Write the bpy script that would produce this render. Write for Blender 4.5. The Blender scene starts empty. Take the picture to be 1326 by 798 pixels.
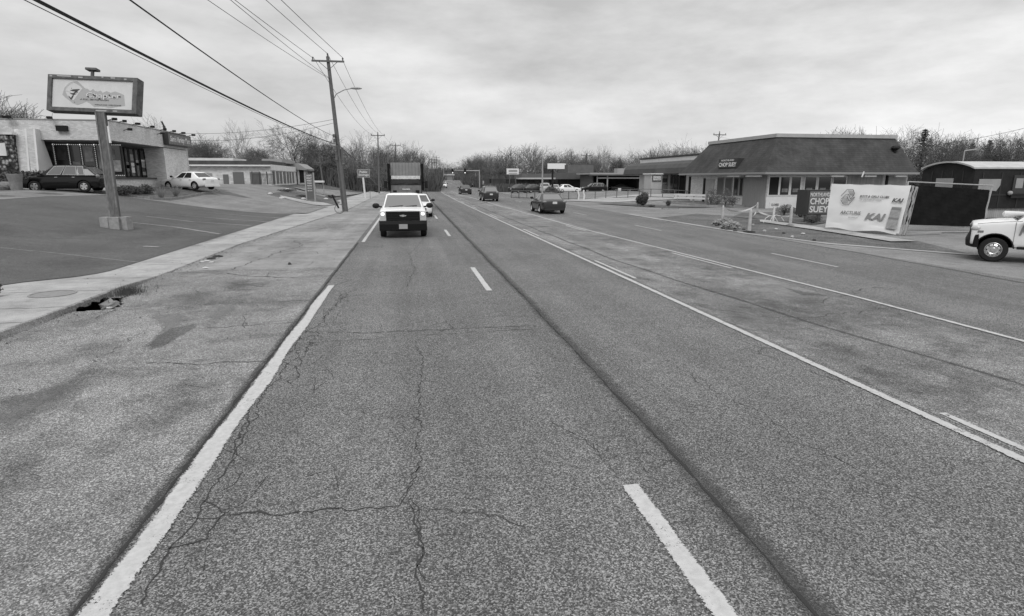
import bpy, bmesh, math, random
import numpy as np
from mathutils import Vector, Matrix
random.seed(7); rng = np.random.default_rng(7)
C = bpy.context.scene.collection
R = math.radians
# ------------------------------------------------------------------ camera model (also used to survey the place from the photo)
F = 760.0; HC = 2.5; YAW = R(9.84); PIT = R(12.46)
fw = (math.sin(YAW)*math.cos(PIT), math.cos(YAW)*math.cos(PIT), -math.sin(PIT))
rt = (math.cos(YAW), -math.sin(YAW), 0.0)
up = (math.sin(YAW)*math.sin(PIT), math.cos(YAW)*math.sin(PIT), math.cos(PIT))
def ray(px, py):
    a = (px-663)/F; b = (399-py)/F
    return [fw[i]+a*rt[i]+b*up[i] for i in range(3)]
def Dp(px, py, t):
    d = ray(px, py); return (d[0]*t, d[1]*t, HC+d[2]*t)
def PY(px, py, Y):
    d = ray(px, py); t = Y/d[1]; return d[0]*t, HC+d[2]*t
def PX(px, py, X):
    d = ray(px, py); t = X/d[0]; return d[1]*t, HC+d[2]*t
def ss(t):
    t = max(0.0, min(1.0, t)); return t*t*(3-2*t)
def cv(Y):
    if Y < 45: return 0.0
    c = .00015*(min(Y, 130)-45)**2
    if Y > 130: c += .0015*(min(Y, 230)-130)**2
    if Y > 230: c += .3*(Y-230)
    return c
def hill(Y): return 0.0 if Y < 140 else min(.016*(Y-140), 5.0)
def eL(Y):
    if Y < 24: return -6.5
    if Y < 50: return -6.5+1.6*(Y-24)/26
    return -4.9+cv(Y)
def bL(Y): return -8.1+cv(Y)
def kh(Y): return .12-.09*ss((Y-13.9)/3)
def pL(Y): return -9.2 if Y < 15 else (-9.2+1.1*ss((Y-15)/2.5) if Y < 17.5 else bL(Y))
def terr(X, Y):
    z = hill(Y)
    if X < bL(Y)-1e-6: z += kh(Y)+(1.77-kh(Y))*ss((bL(Y)-X)/(16-3.5*ss((Y-44)/12)))
    elif X < eL(Y)-1e-6: z += kh(Y)
    if X > 20: z += .6*ss((X-20)/9)*ss((Y-57)/10)*(1-ss((Y-88)/15))
    return z
def Gt(px, py, dz=0):
    d = ray(px, py); t = 2.0
    while t < 500:
        x, y, z = d[0]*t, d[1]*t, HC+d[2]*t
        if z <= terr(x, y)+dz: return x, y, terr(x, y)
        t += .05
    return x, y, terr(x, y)
# ------------------------------------------------------------------ materials (the photograph is black and white)
MATS = {}
def nm(name):
    m = bpy.data.materials.new(name); m.use_nodes = True
    nt = m.node_tree; b = nt.nodes['Principled BSDF']
    return m, nt, b
def g(v): return (v, v, v, 1)
def M(name, v, rough=.8, sc=0, amp=.25, metal=0, bump=0, sc2=0, amp2=.2, spec=.5, stretch=(1, 1, 1), emit=0):
    if name in MATS: return MATS[name]
    m, nt, b = nm(name); N = nt.nodes; L = nt.links
    b.inputs['Roughness'].default_value = rough; b.inputs['Metallic'].default_value = metal
    b.inputs['Specular IOR Level'].default_value = spec
    b.inputs['Base Color'].default_value = g(v)
    if emit:
        b.inputs['Emission Color'].default_value = g(1); b.inputs['Emission Strength'].default_value = emit
    if sc:
        tc = N.new('ShaderNodeTexCoord'); mp = N.new('ShaderNodeMapping'); mp.inputs['Scale'].default_value = stretch
        L.new(tc.outputs['Object'], mp.inputs[0])
        def noise(s, a, det=6):
            n = N.new('ShaderNodeTexNoise'); n.inputs['Scale'].default_value = s; n.inputs['Detail'].default_value = det
            n.inputs['Roughness'].default_value = .65
            L.new(mp.outputs[0], n.inputs['Vector'])
            r = N.new('ShaderNodeMapRange'); r.inputs[1].default_value = .3; r.inputs[2].default_value = .7
            r.inputs[3].default_value = 1-a; r.inputs[4].default_value = 1+a; r.clamp = True
            L.new(n.outputs['Fac'], r.inputs[0]); return r, n
        r, n = noise(sc, amp)
        out = r.outputs[0]
        if sc2:
            r2, n = noise(sc2, amp2, 3)
            mu = N.new('ShaderNodeMath'); mu.operation = 'MULTIPLY'; L.new(out, mu.inputs[0]); L.new(r2.outputs[0], mu.inputs[1]); out = mu.outputs[0]
        mv = N.new('ShaderNodeMath'); mv.operation = 'MULTIPLY'; mv.inputs[1].default_value = v; L.new(out, mv.inputs[0])
        L.new(mv.outputs[0], b.inputs['Base Color'])
        if bump:
            bp = N.new('ShaderNodeBump'); bp.inputs['Strength'].default_value = bump; bp.inputs['Distance'].default_value = .02
            L.new(n.outputs['Fac'], bp.inputs['Height']); L.new(bp.outputs[0], b.inputs['Normal'])
    MATS[name] = m; return m

def math_node(nt, op, a, b=None, clamp=False):
    n = nt.nodes.new('ShaderNodeMath'); n.operation = op; n.use_clamp = clamp
    for i, x in enumerate((a, b)):
        if x is None: continue
        if isinstance(x, (int, float)): n.inputs[i].default_value = x
        else: nt.links.new(x, n.inputs[i])
    return n.outputs[0]
def rng_node(nt, x, a, b, c, d):
    r = nt.nodes.new('ShaderNodeMapRange'); nt.links.new(x, r.inputs[0])
    for i, v in enumerate((a, b, c, d)): r.inputs[i+1].default_value = v
    return r.outputs[0]
def noise_node(nt, vec, s, det=5, rough=.6):
    n = nt.nodes.new('ShaderNodeTexNoise'); n.inputs['Scale'].default_value = s; n.inputs['Detail'].default_value = det
    n.inputs['Roughness'].default_value = rough; nt.links.new(vec, n.inputs['Vector']); return n.outputs['Fac']
def pavement(name, v, grain=95, ga=.55, big=.18, streak=.12, patch=0.0, rough=.9, bump=.5):
    """worn aggregate surface: stones of random tone, blotches and long wear streaks along the road"""
    m, nt, b = nm(name); N = nt.nodes; L = nt.links
    tc = N.new('ShaderNodeTexCoord').outputs['Object']
    vo = N.new('ShaderNodeTexVoronoi'); vo.inputs['Scale'].default_value = grain; L.new(tc, vo.inputs['Vector'])
    sp = N.new('ShaderNodeSeparateColor'); L.new(vo.outputs['Color'], sp.inputs[0])
    st = math_node(nt, 'POWER', sp.outputs[0], 2.2)
    stone = rng_node(nt, st, 0, 1, 1-ga*.72, 1+ga*1.6)
    fine = rng_node(nt, noise_node(nt, tc, grain*.45, 3, .8), .3, .7, 1-ga*.35, 1+ga*.35)
    bigv = rng_node(nt, noise_node(nt, tc, .35, 6, .62), .3, .7, 1-big, 1+big)
    mid = rng_node(nt, noise_node(nt, tc, 3.2, 5, .7), .3, .7, 1-big*.6, 1+big*.6)
    mp = N.new('ShaderNodeMapping'); mp.inputs['Scale'].default_value = (1.1, .035, 1); L.new(tc, mp.inputs[0])
    stv = rng_node(nt, noise_node(nt, mp.outputs[0], 1.0, 5, .6), .32, .68, 1-streak, 1+streak)
    o = math_node(nt, 'MULTIPLY', stone, fine); o = math_node(nt, 'MULTIPLY', o, bigv); o = math_node(nt, 'MULTIPLY', o, mid)
    o = math_node(nt, 'MULTIPLY', o, stv)
    if patch:
        pm = rng_node(nt, noise_node(nt, tc, .9, 8, .72), .5, .62, 0, 1)
        o = math_node(nt, 'MULTIPLY', o, rng_node(nt, pm, 0, 1, 1, 1-patch))
    o = math_node(nt, 'MULTIPLY', o, v)
    L.new(o, b.inputs['Base Color']); b.inputs['Roughness'].default_value = rough; b.inputs['Specular IOR Level'].default_value = .3
    bp = N.new('ShaderNodeBump'); bp.inputs['Strength'].default_value = bump; bp.inputs['Distance'].default_value = .006
    L.new(vo.outputs['Distance'], bp.inputs['Height']); L.new(bp.outputs[0], b.inputs['Normal'])
    MATS[name] = m; return m
def worn(name, v, edge=.25, wear=.5, sc=60, soft=.0, dens=1.0, rough=.85, off=.5):
    """sheet whose coverage is eaten away at its edges (UV u runs 0..1 across) and by wear"""
    m, nt, b = nm(name); N = nt.nodes; L = nt.links
    tc = N.new('ShaderNodeTexCoord'); o3 = tc.outputs['Object']
    sp = N.new('ShaderNodeSeparateXYZ'); L.new(tc.outputs['UV'], sp.inputs[0])
    d = math_node(nt, 'ABSOLUTE', math_node(nt, 'SUBTRACT', sp.outputs[0], .5)); d = math_node(nt, 'SUBTRACT', .5, d)  # 0 edge .. .5 mid
    e = rng_node(nt, d, 0, edge, 0, 1)
    n = noise_node(nt, o3, sc, 4, .75); n2 = noise_node(nt, o3, sc*.09, 4, .7)
    s = math_node(nt, 'ADD', math_node(nt, 'MULTIPLY', n, .6), math_node(nt, 'MULTIPLY', n2, .4))
    x = math_node(nt, 'SUBTRACT', math_node(nt, 'ADD', e, rng_node(nt, s, .3, .7, -wear, wear)), off)
    al = rng_node(nt, x, -.06-soft, .06+soft, 0, dens)
    al.node.clamp = True
    col = math_node(nt, 'MULTIPLY', rng_node(nt, noise_node(nt, o3, sc*.3, 6, .7), .3, .7, .82, 1.12), v)
    L.new(col, b.inputs['Base Color']); b.inputs['Roughness'].default_value = rough
    L.new(al, b.inputs['Alpha'])
    MATS[name] = m; return m

asphalt = pavement('asphalt_road', .128, grain=105, ga=.88, big=.15, streak=.19)
shoulder_m = pavement('asphalt_shoulder', .195, grain=100, ga=.75, big=.26, streak=.05, patch=.35)
turn_m = pavement('asphalt_turn_lane', .168, grain=105, ga=.75, big=.38, streak=.22, patch=.38)
lot_m = pavement('asphalt_lot', .086, ga=.5, big=.2, streak=.03)
apron_m = pavement('asphalt_apron', .18, ga=.35, big=.22, streak=.1, patch=.15)
dirt_m = pavement('dirt', .10, grain=30, ga=.5, big=.35, streak=.05, patch=.3)
strip_m = pavement('concrete_strip', .235, grain=150, ga=.18, big=.24, streak=.12, patch=.2, bump=.2)
conc = pavement('concrete_walk', .31, grain=140, ga=.16, big=.24, streak=.05, patch=.2, bump=.2)
kerb_m = pavement('concrete_kerb', .22, grain=60, ga=.3, big=.3, streak=.0)
grass_m = pavement('winter_grass', .085, grain=18, ga=.6, big=.35, streak=.0, patch=.25)
paint = worn('road_paint', .43, edge=.16, wear=1.15, sc=60, off=.40)
paint_y = worn('road_paint_yellow_grey', .41, edge=.16, wear=1.3, sc=50, off=.42)
paint2 = worn('road_paint_worn', .40, edge=.18, wear=.75, sc=45)
tar = worn('tar_seam', .05, edge=.5, wear=.9, sc=70, soft=.42, dens=.60)
crackm = M('crack', .03, .95)
stain = worn('damp_stain', .07, edge=.5, wear=1.1, sc=26, soft=.45, dens=.32, rough=.7)
puddle = worn('puddle_stain', .075, edge=.12, wear=.5, sc=40, soft=.3, dens=.42, rough=.6)
silt = worn('silt_film', .18, edge=.5, wear=.9, sc=22, soft=.3, dens=.75, rough=.8)
lotline = worn('lot_paint', .4, edge=.25, wear=.6, sc=16, soft=.4, dens=.6)
glass_d = M('dark_glass', .025, .06, spec=.8)
glass_m = M('grey_glass', .12, .08, spec=.9)
black = M('black_trim', .014, .55, spec=.2); rubber = M('tyre_rubber', .022, .85, spec=.15)
blackpaint = M('black_paint', .006, .12, spec=.4); white_p = M('white_car_paint', .72, .25, sc=2, amp=.03)
grey_p = M('grey_car_paint', .03, .2, spec=.5)
chrome = M('bright_metal', .62, .25, metal=.85); alloy = M('alloy_rim', .55, .35, metal=.5)
lamp_red = M('tail_lamp', .16, .2); plate_m = M('number_plate', .55, .4)
lamp_on = M('lit_headlamp', .8, .2, emit=.8); lamp_off = M('headlamp_glass', .45, .12)
wood_pole = M('weathered_pole', .12, .9, sc=6, amp=.35, stretch=(6, 6, .4), bump=.4)
wire_m = M('wire', .03, .7); steel = M('galvanised_steel', .30, .5, sc=4, amp=.12)
steel_dk = M('painted_steel', .10, .55, sc=5, amp=.25)
whitep = M('white_paint', .62, .7, sc=1.2, amp=.10, sc2=18, amp2=.04)
greyw = M('grey_paint', .28, .8, sc=1.5, amp=.12, sc2=20, amp2=.08)
plyw = M('plywood_panel', .27, .9, sc=2.5, amp=.12, stretch=(5, 5, .6), sc2=30, amp2=.1)
bark = M('bark', .085, .9, sc=3, amp=.3); twig = M('twig', .11, .95); bark_l = M('pale_bark', .22, .9, sc=2, amp=.35)
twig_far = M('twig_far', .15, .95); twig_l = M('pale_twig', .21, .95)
leaf_dk = M('evergreen_leaf', .045, .7, sc=3, amp=.4); leaf_m = M('shrub_leaf', .06, .7, sc=3, amp=.4)
def brickmat(name, v, mort, w=.22, h=.075, rough=.85, amp=.12):
    m, nt, b = nm(name); N = nt.nodes; L = nt.links
    tc = N.new('ShaderNodeTexCoord').outputs['Object']
    sp = N.new('ShaderNodeSeparateXYZ'); L.new(tc, sp.inputs[0])
    u = math_node(nt, 'ADD', sp.outputs[0], sp.outputs[1]); cb = N.new('ShaderNodeCombineXYZ'); L.new(u, cb.inputs[0]); L.new(sp.outputs[2], cb.inputs[1])
    br = N.new('ShaderNodeTexBrick'); L.new(cb.outputs[0], br.inputs['Vector']); br.inputs['Scale'].default_value = 1
    br.inputs['Brick Width'].default_value = w; br.inputs['Row Height'].default_value = h; br.inputs['Mortar Size'].default_value = .008
    br.inputs['Color1'].default_value = g(v*.82); br.inputs['Color2'].default_value = g(v*1.15); br.inputs['Mortar'].default_value = g(mort)
    n = rng_node(nt, noise_node(nt, tc, .8, 6, .65), .3, .7, 1-amp, 1+amp)
    mx = N.new('ShaderNodeMix'); mx.data_type = 'RGBA'; mx.blend_type = 'MULTIPLY'; mx.inputs[0].default_value = 1
    L.new(br.outputs[0], mx.inputs[6]); L.new(n, mx.inputs[7]); L.new(mx.outputs[2], b.inputs['Base Color']); b.inputs['Roughness'].default_value = rough
    MATS[name] = m; return m
brick = brickmat('pale_brick', .54, .45); shingle = brickmat('roof_shingle', .040, .016, .33, .17, amp=.5)
siding = brickmat('ribbed_siding', .30, .16, .12, 6.0); block = brickmat('painted_block', .56, .50, .4, .2)
brick_w = brickmat('whitewashed_brick', .60, .52)
def stonewall():
    m, nt, b = nm('pebble_wall'); N = nt.nodes; L = nt.links
    tc = N.new('ShaderNodeTexCoord').outputs['Object']
    vo = N.new('ShaderNodeTexVoronoi'); vo.inputs['Scale'].default_value = 5; L.new(tc, vo.inputs['Vector'])
    sp = N.new('ShaderNodeSeparateColor'); L.new(vo.outputs['Color'], sp.inputs[0])
    e = rng_node(nt, vo.outputs['Distance'], .25, .6, 1, .1)
    o = math_node(nt, 'MULTIPLY', rng_node(nt, sp.outputs[0], 0, 1, .05, .4), e)
    L.new(o, b.inputs['Base Color']); b.inputs['Roughness'].default_value = .9
    bp = N.new('ShaderNodeBump'); bp.inputs['Distance'].default_value = .05; bp.invert = True; L.new(vo.outputs['Distance'], bp.inputs['Height']); L.new(bp.outputs[0], b.inputs['Normal'])
    MATS['pebble_wall'] = m; return m
pebble = stonewall()
# ------------------------------------------------------------------ object helpers
def wloc(o):
    v = Vector((0, 0, 0))
    while o: v += o.location; o = o.parent
    return v
def finish(o, parent, label=None, cat=None, group=None, kind=None):
    C.objects.link(o)
    if parent: o.parent = parent
    if label: o['label'] = label
    if cat: o['category'] = cat
    if group: o['group'] = group
    if kind: o['kind'] = kind
    return o
def thing(name, label, cat, loc=(0, 0, 0), rz=0, group=None):
    o = bpy.data.objects.new(name, None); o.location = loc; o.rotation_euler = (0, 0, rz); o.empty_display_size = .3
    return finish(o, None, label, cat, group)
class MB:
    def __init__(s): s.v = []; s.f = []; s.mi = []; s.uv = None; s.cm = 0
    def add(s, vs, fs):
        b = len(s.v); s.v += [tuple(p) for p in vs]; s.f += [tuple(i+b for i in f) for f in fs]; s.mi += [s.cm]*len(fs); return s
    def box(s, c, d, rz=0, M4=None):
        x, y, z = d[0]/2, d[1]/2, d[2]/2; ps = []
        cr, sr = math.cos(rz), math.sin(rz)
        for dz in (-z, z):
            for dx, dy in ((-x, -y), (x, -y), (x, y), (-x, y)):
                p = Vector((dx*cr-dy*sr, dx*sr+dy*cr, dz))
                if M4: p = M4 @ Vector((dx, dy, dz))
                ps.append((c[0]+p[0], c[1]+p[1], c[2]+p[2]))
        return s.add(ps, [(3, 2, 1, 0), (4, 5, 6, 7), (0, 1, 5, 4), (1, 2, 6, 5), (2, 3, 7, 6), (3, 0, 4, 7)])
    def b2(s, a, b):
        return s.box([(a[i]+b[i])/2 for i in range(3)], [abs(a[i]-b[i]) for i in range(3)])
    def tube(s, p0, p1, r0, r1=None, n=8, caps=True):
        r1 = r0 if r1 is None else r1
        p0 = Vector(p0); p1 = Vector(p1); d = (p1-p0)
        if d.length < 1e-6: return s
        d.normalize(); a = d.orthogonal().normalized(); b = d.cross(a); ps = []
        for p, r in ((p0, r0), (p1, r1)):
            for i in range(n):
                t = 2*math.pi*i/n; ps.append(p+a*(r*math.cos(t))+b*(r*math.sin(t)))
        fs = [(i, (i+1) % n, n+(i+1) % n, n+i) for i in range(n)]
        if caps: fs += [tuple(range(n-1, -1, -1)), tuple(range(n, 2*n))]
        return s.add(ps, fs)
    def path(s, pts, r, n=6):
        for a, b in zip(pts[:-1], pts[1:]): s.tube(a, b, r, r, n)
        return s
    def poly(s, pts): return s.add(pts, [tuple(range(len(pts)))])
    def prism(s, pts, d):
        n = len(pts); d = Vector(d); a = [Vector(p) for p in pts]; q = [p+d for p in a]
        return s.add(a+q, [tuple(range(n-1, -1, -1)), tuple(range(n, 2*n))]+[(i, (i+1) % n, n+(i+1) % n, n+i) for i in range(n)])
    def loft(s, rings, caps=True, closed=True):
        n = len(rings[0]); b = []
        for r in rings: b += list(r)
        fs = []
        for k in range(len(rings)-1):
            for i in range(n if closed else n-1):
                j = (i+1) % n; fs.append((k*n+i, k*n+j, (k+1)*n+j, (k+1)*n+i))
        if caps: fs += [tuple(range(n-1, -1, -1)), tuple(range((len(rings)-1)*n, len(rings)*n))]
        return s.add(b, fs)
    def lathe(s, prof, c, axis='Y', n=24, caps=False):
        rings = []
        for r, h in prof:
            rg = []
            for i in range(n):
                t = 2*math.pi*i/n; a, b = r*math.cos(t), r*math.sin(t)
                rg.append((c[0]+a, c[1]+h, c[2]+b) if axis == 'Y' else (c[0]+a, c[1]+b, c[2]+h))
            rings.append(rg)
        return s.loft(rings, caps)
    def ball(s, c, r, n=10, jit=0):
        rings = []
        for k in range(1, n):
            ph = math.pi*k/n; rg = []
            for i in range(n*2):
                t = math.pi*i/n; j = 1+random.uniform(-jit, jit)
                rg.append((c[0]+r[0]*j*math.sin(ph)*math.cos(t), c[1]+r[1]*j*math.sin(ph)*math.sin(t), c[2]+r[2]*j*math.cos(ph)))
            rings.append(rg)
        return s.loft(rings)
    def leaves(s, c, r, n, size, shell=.45):
        """leaf sized triangles through an ellipsoid"""
        for _ in range(n):
            d = Vector((random.gauss(0, 1), random.gauss(0, 1), random.gauss(0, 1))).normalized()*(shell+(1-shell)*random.random()**.5)
            p = Vector((c[0]+d[0]*r[0], c[1]+d[1]*r[1], c[2]+d[2]*r[2]))
            a = Vector((random.gauss(0, 1), random.gauss(0, 1), random.gauss(0, 1))).normalized()*size*random.uniform(.6, 1.3)
            b = a.orthogonal().normalized()*size*.45
            s.add([p-b, p+b, p+a], [(0, 1, 2)])
        return s
    def build(s, name, mat, parent=None, world=True, smooth=False, **kw):
        off = wloc(parent) if (parent and world) else Vector((0, 0, 0))
        me = bpy.data.meshes.new(name)
        me.from_pydata([(p[0]-off[0], p[1]-off[1], p[2]-off[2]) for p in s.v], [], s.f)
        for mt in (mat if isinstance(mat, (list, tuple)) else [mat]): me.materials.append(mt)
        if isinstance(mat, (list, tuple)): me.polygons.foreach_set('material_index', s.mi)
        if s.uv is not None:
            l = me.uv_layers.new(name='UVMap')
            for i, lp in enumerate(me.loops): l.data[i].uv = s.uv[lp.vertex_index]
        if smooth: me.polygons.foreach_set('use_smooth', [True]*len(me.polygons))
        me.update()
        o = bpy.data.objects.new(name, me)
        return finish(o, parent, **kw)
def evaluated(o):
    dg = bpy.context.evaluated_depsgraph_get(); me = bpy.data.meshes.new_from_object(o.evaluated_get(dg)); return me
def text(name, s, org, ux, vy, height, mat, parent, width=None, world=True, shear=0, depth=.006, bold=0, spacing=1.0):
    """raised lettering: org = centre, ux = reading direction, vy = up direction"""
    cu = bpy.data.curves.new(name, 'FONT'); cu.body = s; cu.size = 1; cu.extrude = depth; cu.shear = shear; cu.offset = bold; cu.space_character = spacing
    cu.resolution_u = 3
    t = bpy.data.objects.new(name, cu); C.objects.link(t); bpy.context.view_layer.update(); me = evaluated(t); me.name = name
    bpy.data.objects.remove(t); bpy.data.curves.remove(cu)
    vs = np.array([v.co[:] for v in me.vertices]); mn, mx = vs.min(0), vs.max(0)
    k = height/(mx[1]-mn[1]); kx = (width/(mx[0]-mn[0])) if width else k
    ux = Vector(ux).normalized(); vy = Vector(vy).normalized(); nn = ux.cross(vy); org = Vector(org)-(wloc(parent) if world and parent else Vector((0, 0, 0)))
    for v in me.vertices:
        a = (v.co[0]-(mn[0]+mx[0])/2)*kx; b = (v.co[1]-(mn[1]+mx[1])/2)*k
        v.co = org+ux*a+vy*b+nn*v.co[2]
    me.materials.clear(); me.materials.append(mat)
    o = bpy.data.objects.new(name, me); return finish(o, parent)
def copy_tree(o, parent=None):
    c = o.copy(); C.objects.link(c); c.parent = parent
    for ch in list(o.children): copy_tree(ch, c)
    return c
# ------------------------------------------------------------------ ground sheets
def frange(a, b, st):
    n = max(1, int(round((b-a)/st))); return [a+(b-a)*i/n for i in range(n+1)]
def yrange(a, b):
    ys = []; y = a
    while y < b: ys.append(y); y += .4 if y < 16 else (1.0 if y < 40 else 3.0)
    ys.append(b); return ys
def sheet(name, x0, x1, ys, nx, dz, mat, kind='structure', zf=terr, uv=False, **kw):
    fx0 = x0 if callable(x0) else (lambda Y: x0); fx1 = x1 if callable(x1) else (lambda Y: x1)
    mb = MB(); vs = []; uvs = []
    for y in ys:
        for i in range(nx+1):
            x = fx0(y)+(fx1(y)-fx0(y))*i/nx; vs.append((x, y, zf(x, y)+dz)); uvs.append((i/nx, y))
    n = nx+1; fs = [(k*n+i, k*n+i+1, (k+1)*n+i+1, (k+1)*n+i) for k in range(len(ys)-1) for i in range(nx)]
    mb.add(vs, fs)
    if uv: mb.uv = uvs
    return mb.build(name, mat, kind=kind, smooth=True, **kw)
def inlet_dip(x, y):
    return -1 if (-6.6 < x < -5.7 and 12 < y < 13.8) else 0
# big ground
xs = [-1500, -700, -350, -200, -120, -80]+frange(-60, -24, 3)+frange(-22, 30, 1.0)+frange(33, 80, 4)+[120, 200, 350, 700, 1500]
ys = [-600, -200, -60]+frange(-20, 8, 4)+frange(9, 18, .5)+frange(19, 130, 2.5)+frange(135, 460, 8)+[600, 900, 1500, 2500]
mb = MB(); n = len(xs)
mb.add([(x, y, terr(x, y)-.07-(.9 if (-7.6 < x < -4.4 and 11 < y < 15) else 0)) for y in ys for x in xs],
       [(k*n+i, k*n+i+1, (k+1)*n+i+1, (k+1)*n+i) for k in range(len(ys)-1) for i in range(n-1)])
mb.build('ground', grass_m, kind='structure', smooth=True)
flat = lambda x, y: hill(y)
eR = lambda Y: 15.3+cv(Y)
sheet('road', lambda Y: -2.12+cv(Y), eR, yrange(-6, 430), 12, 0, asphalt, zf=flat)
sheet('turn_lane_surface', lambda Y: 5.55+cv(Y), lambda Y: 9.0+cv(Y), yrange(-6, 128), 3, .003, turn_m, zf=flat)
# kerbside strip, with the washed out hollow at the storm inlet
ysh = frange(-6, 11.5, .5)+frange(11.6, 14.2, .06)+frange(14.3, 17.4, .5)
sh = sheet('shoulder', lambda Y: eL(Y)-.02, lambda Y: -2.12+cv(Y), ysh, 74, 0, shoulder_m, zf=flat)
sheet('concrete_strip', lambda Y: eL(Y)-.02, lambda Y: -2.12+cv(Y), frange(17.4, 60, 1.1)+frange(63, 430, 6), 10, .001, strip_m, zf=flat)
def in_hole(x, y):
    e = .03*math.sin(y*23)+.03*math.sin(x*31+y*9)
    return -6.6 < x < -6.42+.64*ss((y-12.2)/.25)*(1-.55*ss((y-12.7)/.9))+e and 12.2+e < y < 13.62+e
bm = bmesh.new(); bm.from_mesh(sh.data)
bmesh.ops.delete(bm, geom=[f for f in bm.faces if in_hole(*f.calc_center_median()[:2])], context='FACES'); bm.to_mesh(sh.data); bm.free()
soil = M('shaded_wet_soil', .02, .95, spec=.1)  # wet soil toned near black, carrying the shade of the hollow too
mb = MB(); rg = []
for zz, o in ((-.004, .05), (-.25, .02), (-.7, -.06)):
    rg.append([(-7.5, 11.9, zz), (-7.5, 13.9, zz), (-6.3+o, 13.72+o, zz), (-6.0+o, 13.35+o, zz), (-5.80+o, 12.5, zz), (-5.84+o, 12.22-o, zz), (-6.4, 12.1-o, zz)])
mb.loft(rg, caps=False); mb.poly(rg[2]); mb.build('washout', soil, kind='structure')
mb = MB(); rgs = []
for i in range(19):
    y = 12.0+i*.1; j = .03*math.sin(i*2.1)+random.uniform(-.02, .02); rgs.append([(-6.9, y, .117), (-6.47+j, y, .118), (-6.45+j, y, .10), (-6.46+j*.7, y, .0+.03*math.sin(i*1.3)), (-6.9, y, .0)])
mb.loft(rgs); mb.build('slab_edge', MATS.get('concrete_kerb'), kind='structure')
sheet('pavement', pL, eL, frange(-6, 20, .5)+yrange(20.5, 200), 12, 0, conc, zf=lambda x, y: max(hill(y)+kh(y), terr(x, y)-.002))
mb = MB(); ys2 = yrange(-6, 200)
for yy_ in (frange(-6, 12.2, .35), frange(13.6, 60, .4)+frange(62, 200, 3)):
    mb.loft([[(eL(y)-.002, y, hill(y)+kh(y)+.001), (eL(y)+.03+random.uniform(-.012, .012), y, hill(y)+kh(y)*.9), (eL(y)+.06+random.uniform(-.02, .03), y, hill(y)-.03)] for y in yy_], caps=False, closed=False)
mb.build('kerb', kerb_m, kind='structure', smooth=False)
# parking lot left of the pavement, apron right of the road
sheet('parking_lot', -75, lambda Y: pL(Y)+.01, frange(-6, 20, .5)+frange(21, 62, 1), 90, .012, lot_m)
sheet('storage_driveway', -60, -9.6, frange(62, 84, 2), 30, .0, apron_m)
sheet('apron', eR, 70, yrange(-6, 128), 26, -.004, apron_m)
# verge on the left beyond the lot: pale drive strips between grass
def patch(name, pts, mat, dz=.012, kind='structure', sub=1, terrain=True, uvs=None, **kw):
    """polygon lying on the terrain, fanned and subdivided so it follows the ground"""
    bm = bmesh.new(); vs = [bm.verts.new((p[0], p[1], 0)) for p in pts]; bm.faces.new(vs)
    bmesh.ops.triangulate(bm, faces=bm.faces[:])
    for _ in range(sub): bmesh.ops.subdivide_edges(bm, edges=bm.edges[:], cuts=1, use_grid_fill=False)
    bmesh.ops.triangulate(bm, faces=bm.faces[:])
    for v in bm.verts: v.co.z = terr(v.co.x, v.co.y)+dz
    me = bpy.data.meshes.new(name); bm.to_mesh(me); bm.free(); me.materials.append(mat)
    return finish(bpy.data.objects.new(name, me), None, kind=kind, **kw)
def gp(l, dz=0): return [Gt(*p)[:2] for p in l]
patch('verge', gp([(345, 252), (372, 247), (400, 250), (425, 256), (441, 262), (434, 266), (400, 262), (365, 257)]), dirt_m, .03, sub=3)
patch('verge_path', gp([(362, 253), (420, 263), (432, 266), (420, 267), (365, 256)]), conc, .05, sub=2)
patch('verge_path', gp([(380, 243), (440, 247), (470, 250), (462, 252), (436, 254.5), (405, 250)]), apron_m, .05, sub=2)
# strip with dead grass and old kerb on the right
patch('roadside_dirt', [(15.6, 36), (15.5, 27), (16.2, 20.2), (18.5, 16.5), (20.5, 21), (21.0, 27), (21.8, 36), (20.5, 40)], dirt_m, .006, sub=3)
patch('footway', [(20.2, 33), (19.5, 25), (18.9, 20.5), (20.0, 20.4), (20.6, 25), (21.3, 33)], conc, .05, sub=2)
patch('kerb_line', [(15.25, 40), (15.25, 25), (16.0, 20.4), (18.4, 16.4), (18.7, 16.6), (16.3, 20.6), (15.55, 25.1), (15.6, 40)], conc, .012, sub=2)
patch('planting_strip', [(18.5, 57), (21, 49.5), (26.5, 47.5), (24, 52), (21.5, 58)], dirt_m, .05, sub=2)
patch('planting_strip', [(21, 36), (21.8, 29), (29.4, 35), (29.4, 41), (24, 40)], dirt_m, .03, sub=2)
patch('old_footway', [(16.8, 66), (21, 60), (34, 62), (34, 68), (20, 70)], conc, .05, sub=3)
# ------------------------------------------------------------------ markings, seams, cracks
def strip(mb, pts, w, z=.012, y_ok=True):
    """ribbon along ground points, u runs across"""
    if mb.uv is None: mb.uv = []
    b = len(mb.v); n = len(pts)
    for i, p in enumerate(pts):
        a = Vector(pts[max(0, i-1)][:2]); c = Vector(pts[min(n-1, i+1)][:2]); d = (c-a).normalized(); nn = Vector((-d.y, d.x))
        ww = w[i] if isinstance(w, (list, tuple)) else w
        for s, u in ((-.5, 0), (.5, 1)):
            x, y = p[0]+nn.x*ww*s, p[1]+nn.y*ww*s
            mb.v.append((x, y, (p[2] if len(p) > 2 else hill(y))+z)); mb.uv.append((u, i))
    for i in range(n-1):
        mb.f.append((b+2*i, b+2*i+1, b+2*i+3, b+2*i+2)); mb.mi.append(0)
def lineY(x, y0, y1, st=1.5):
    return [((x(y) if callable(x) else x)+cv(y), y) for y in frange(y0, y1, st)]
mb = MB()
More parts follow.
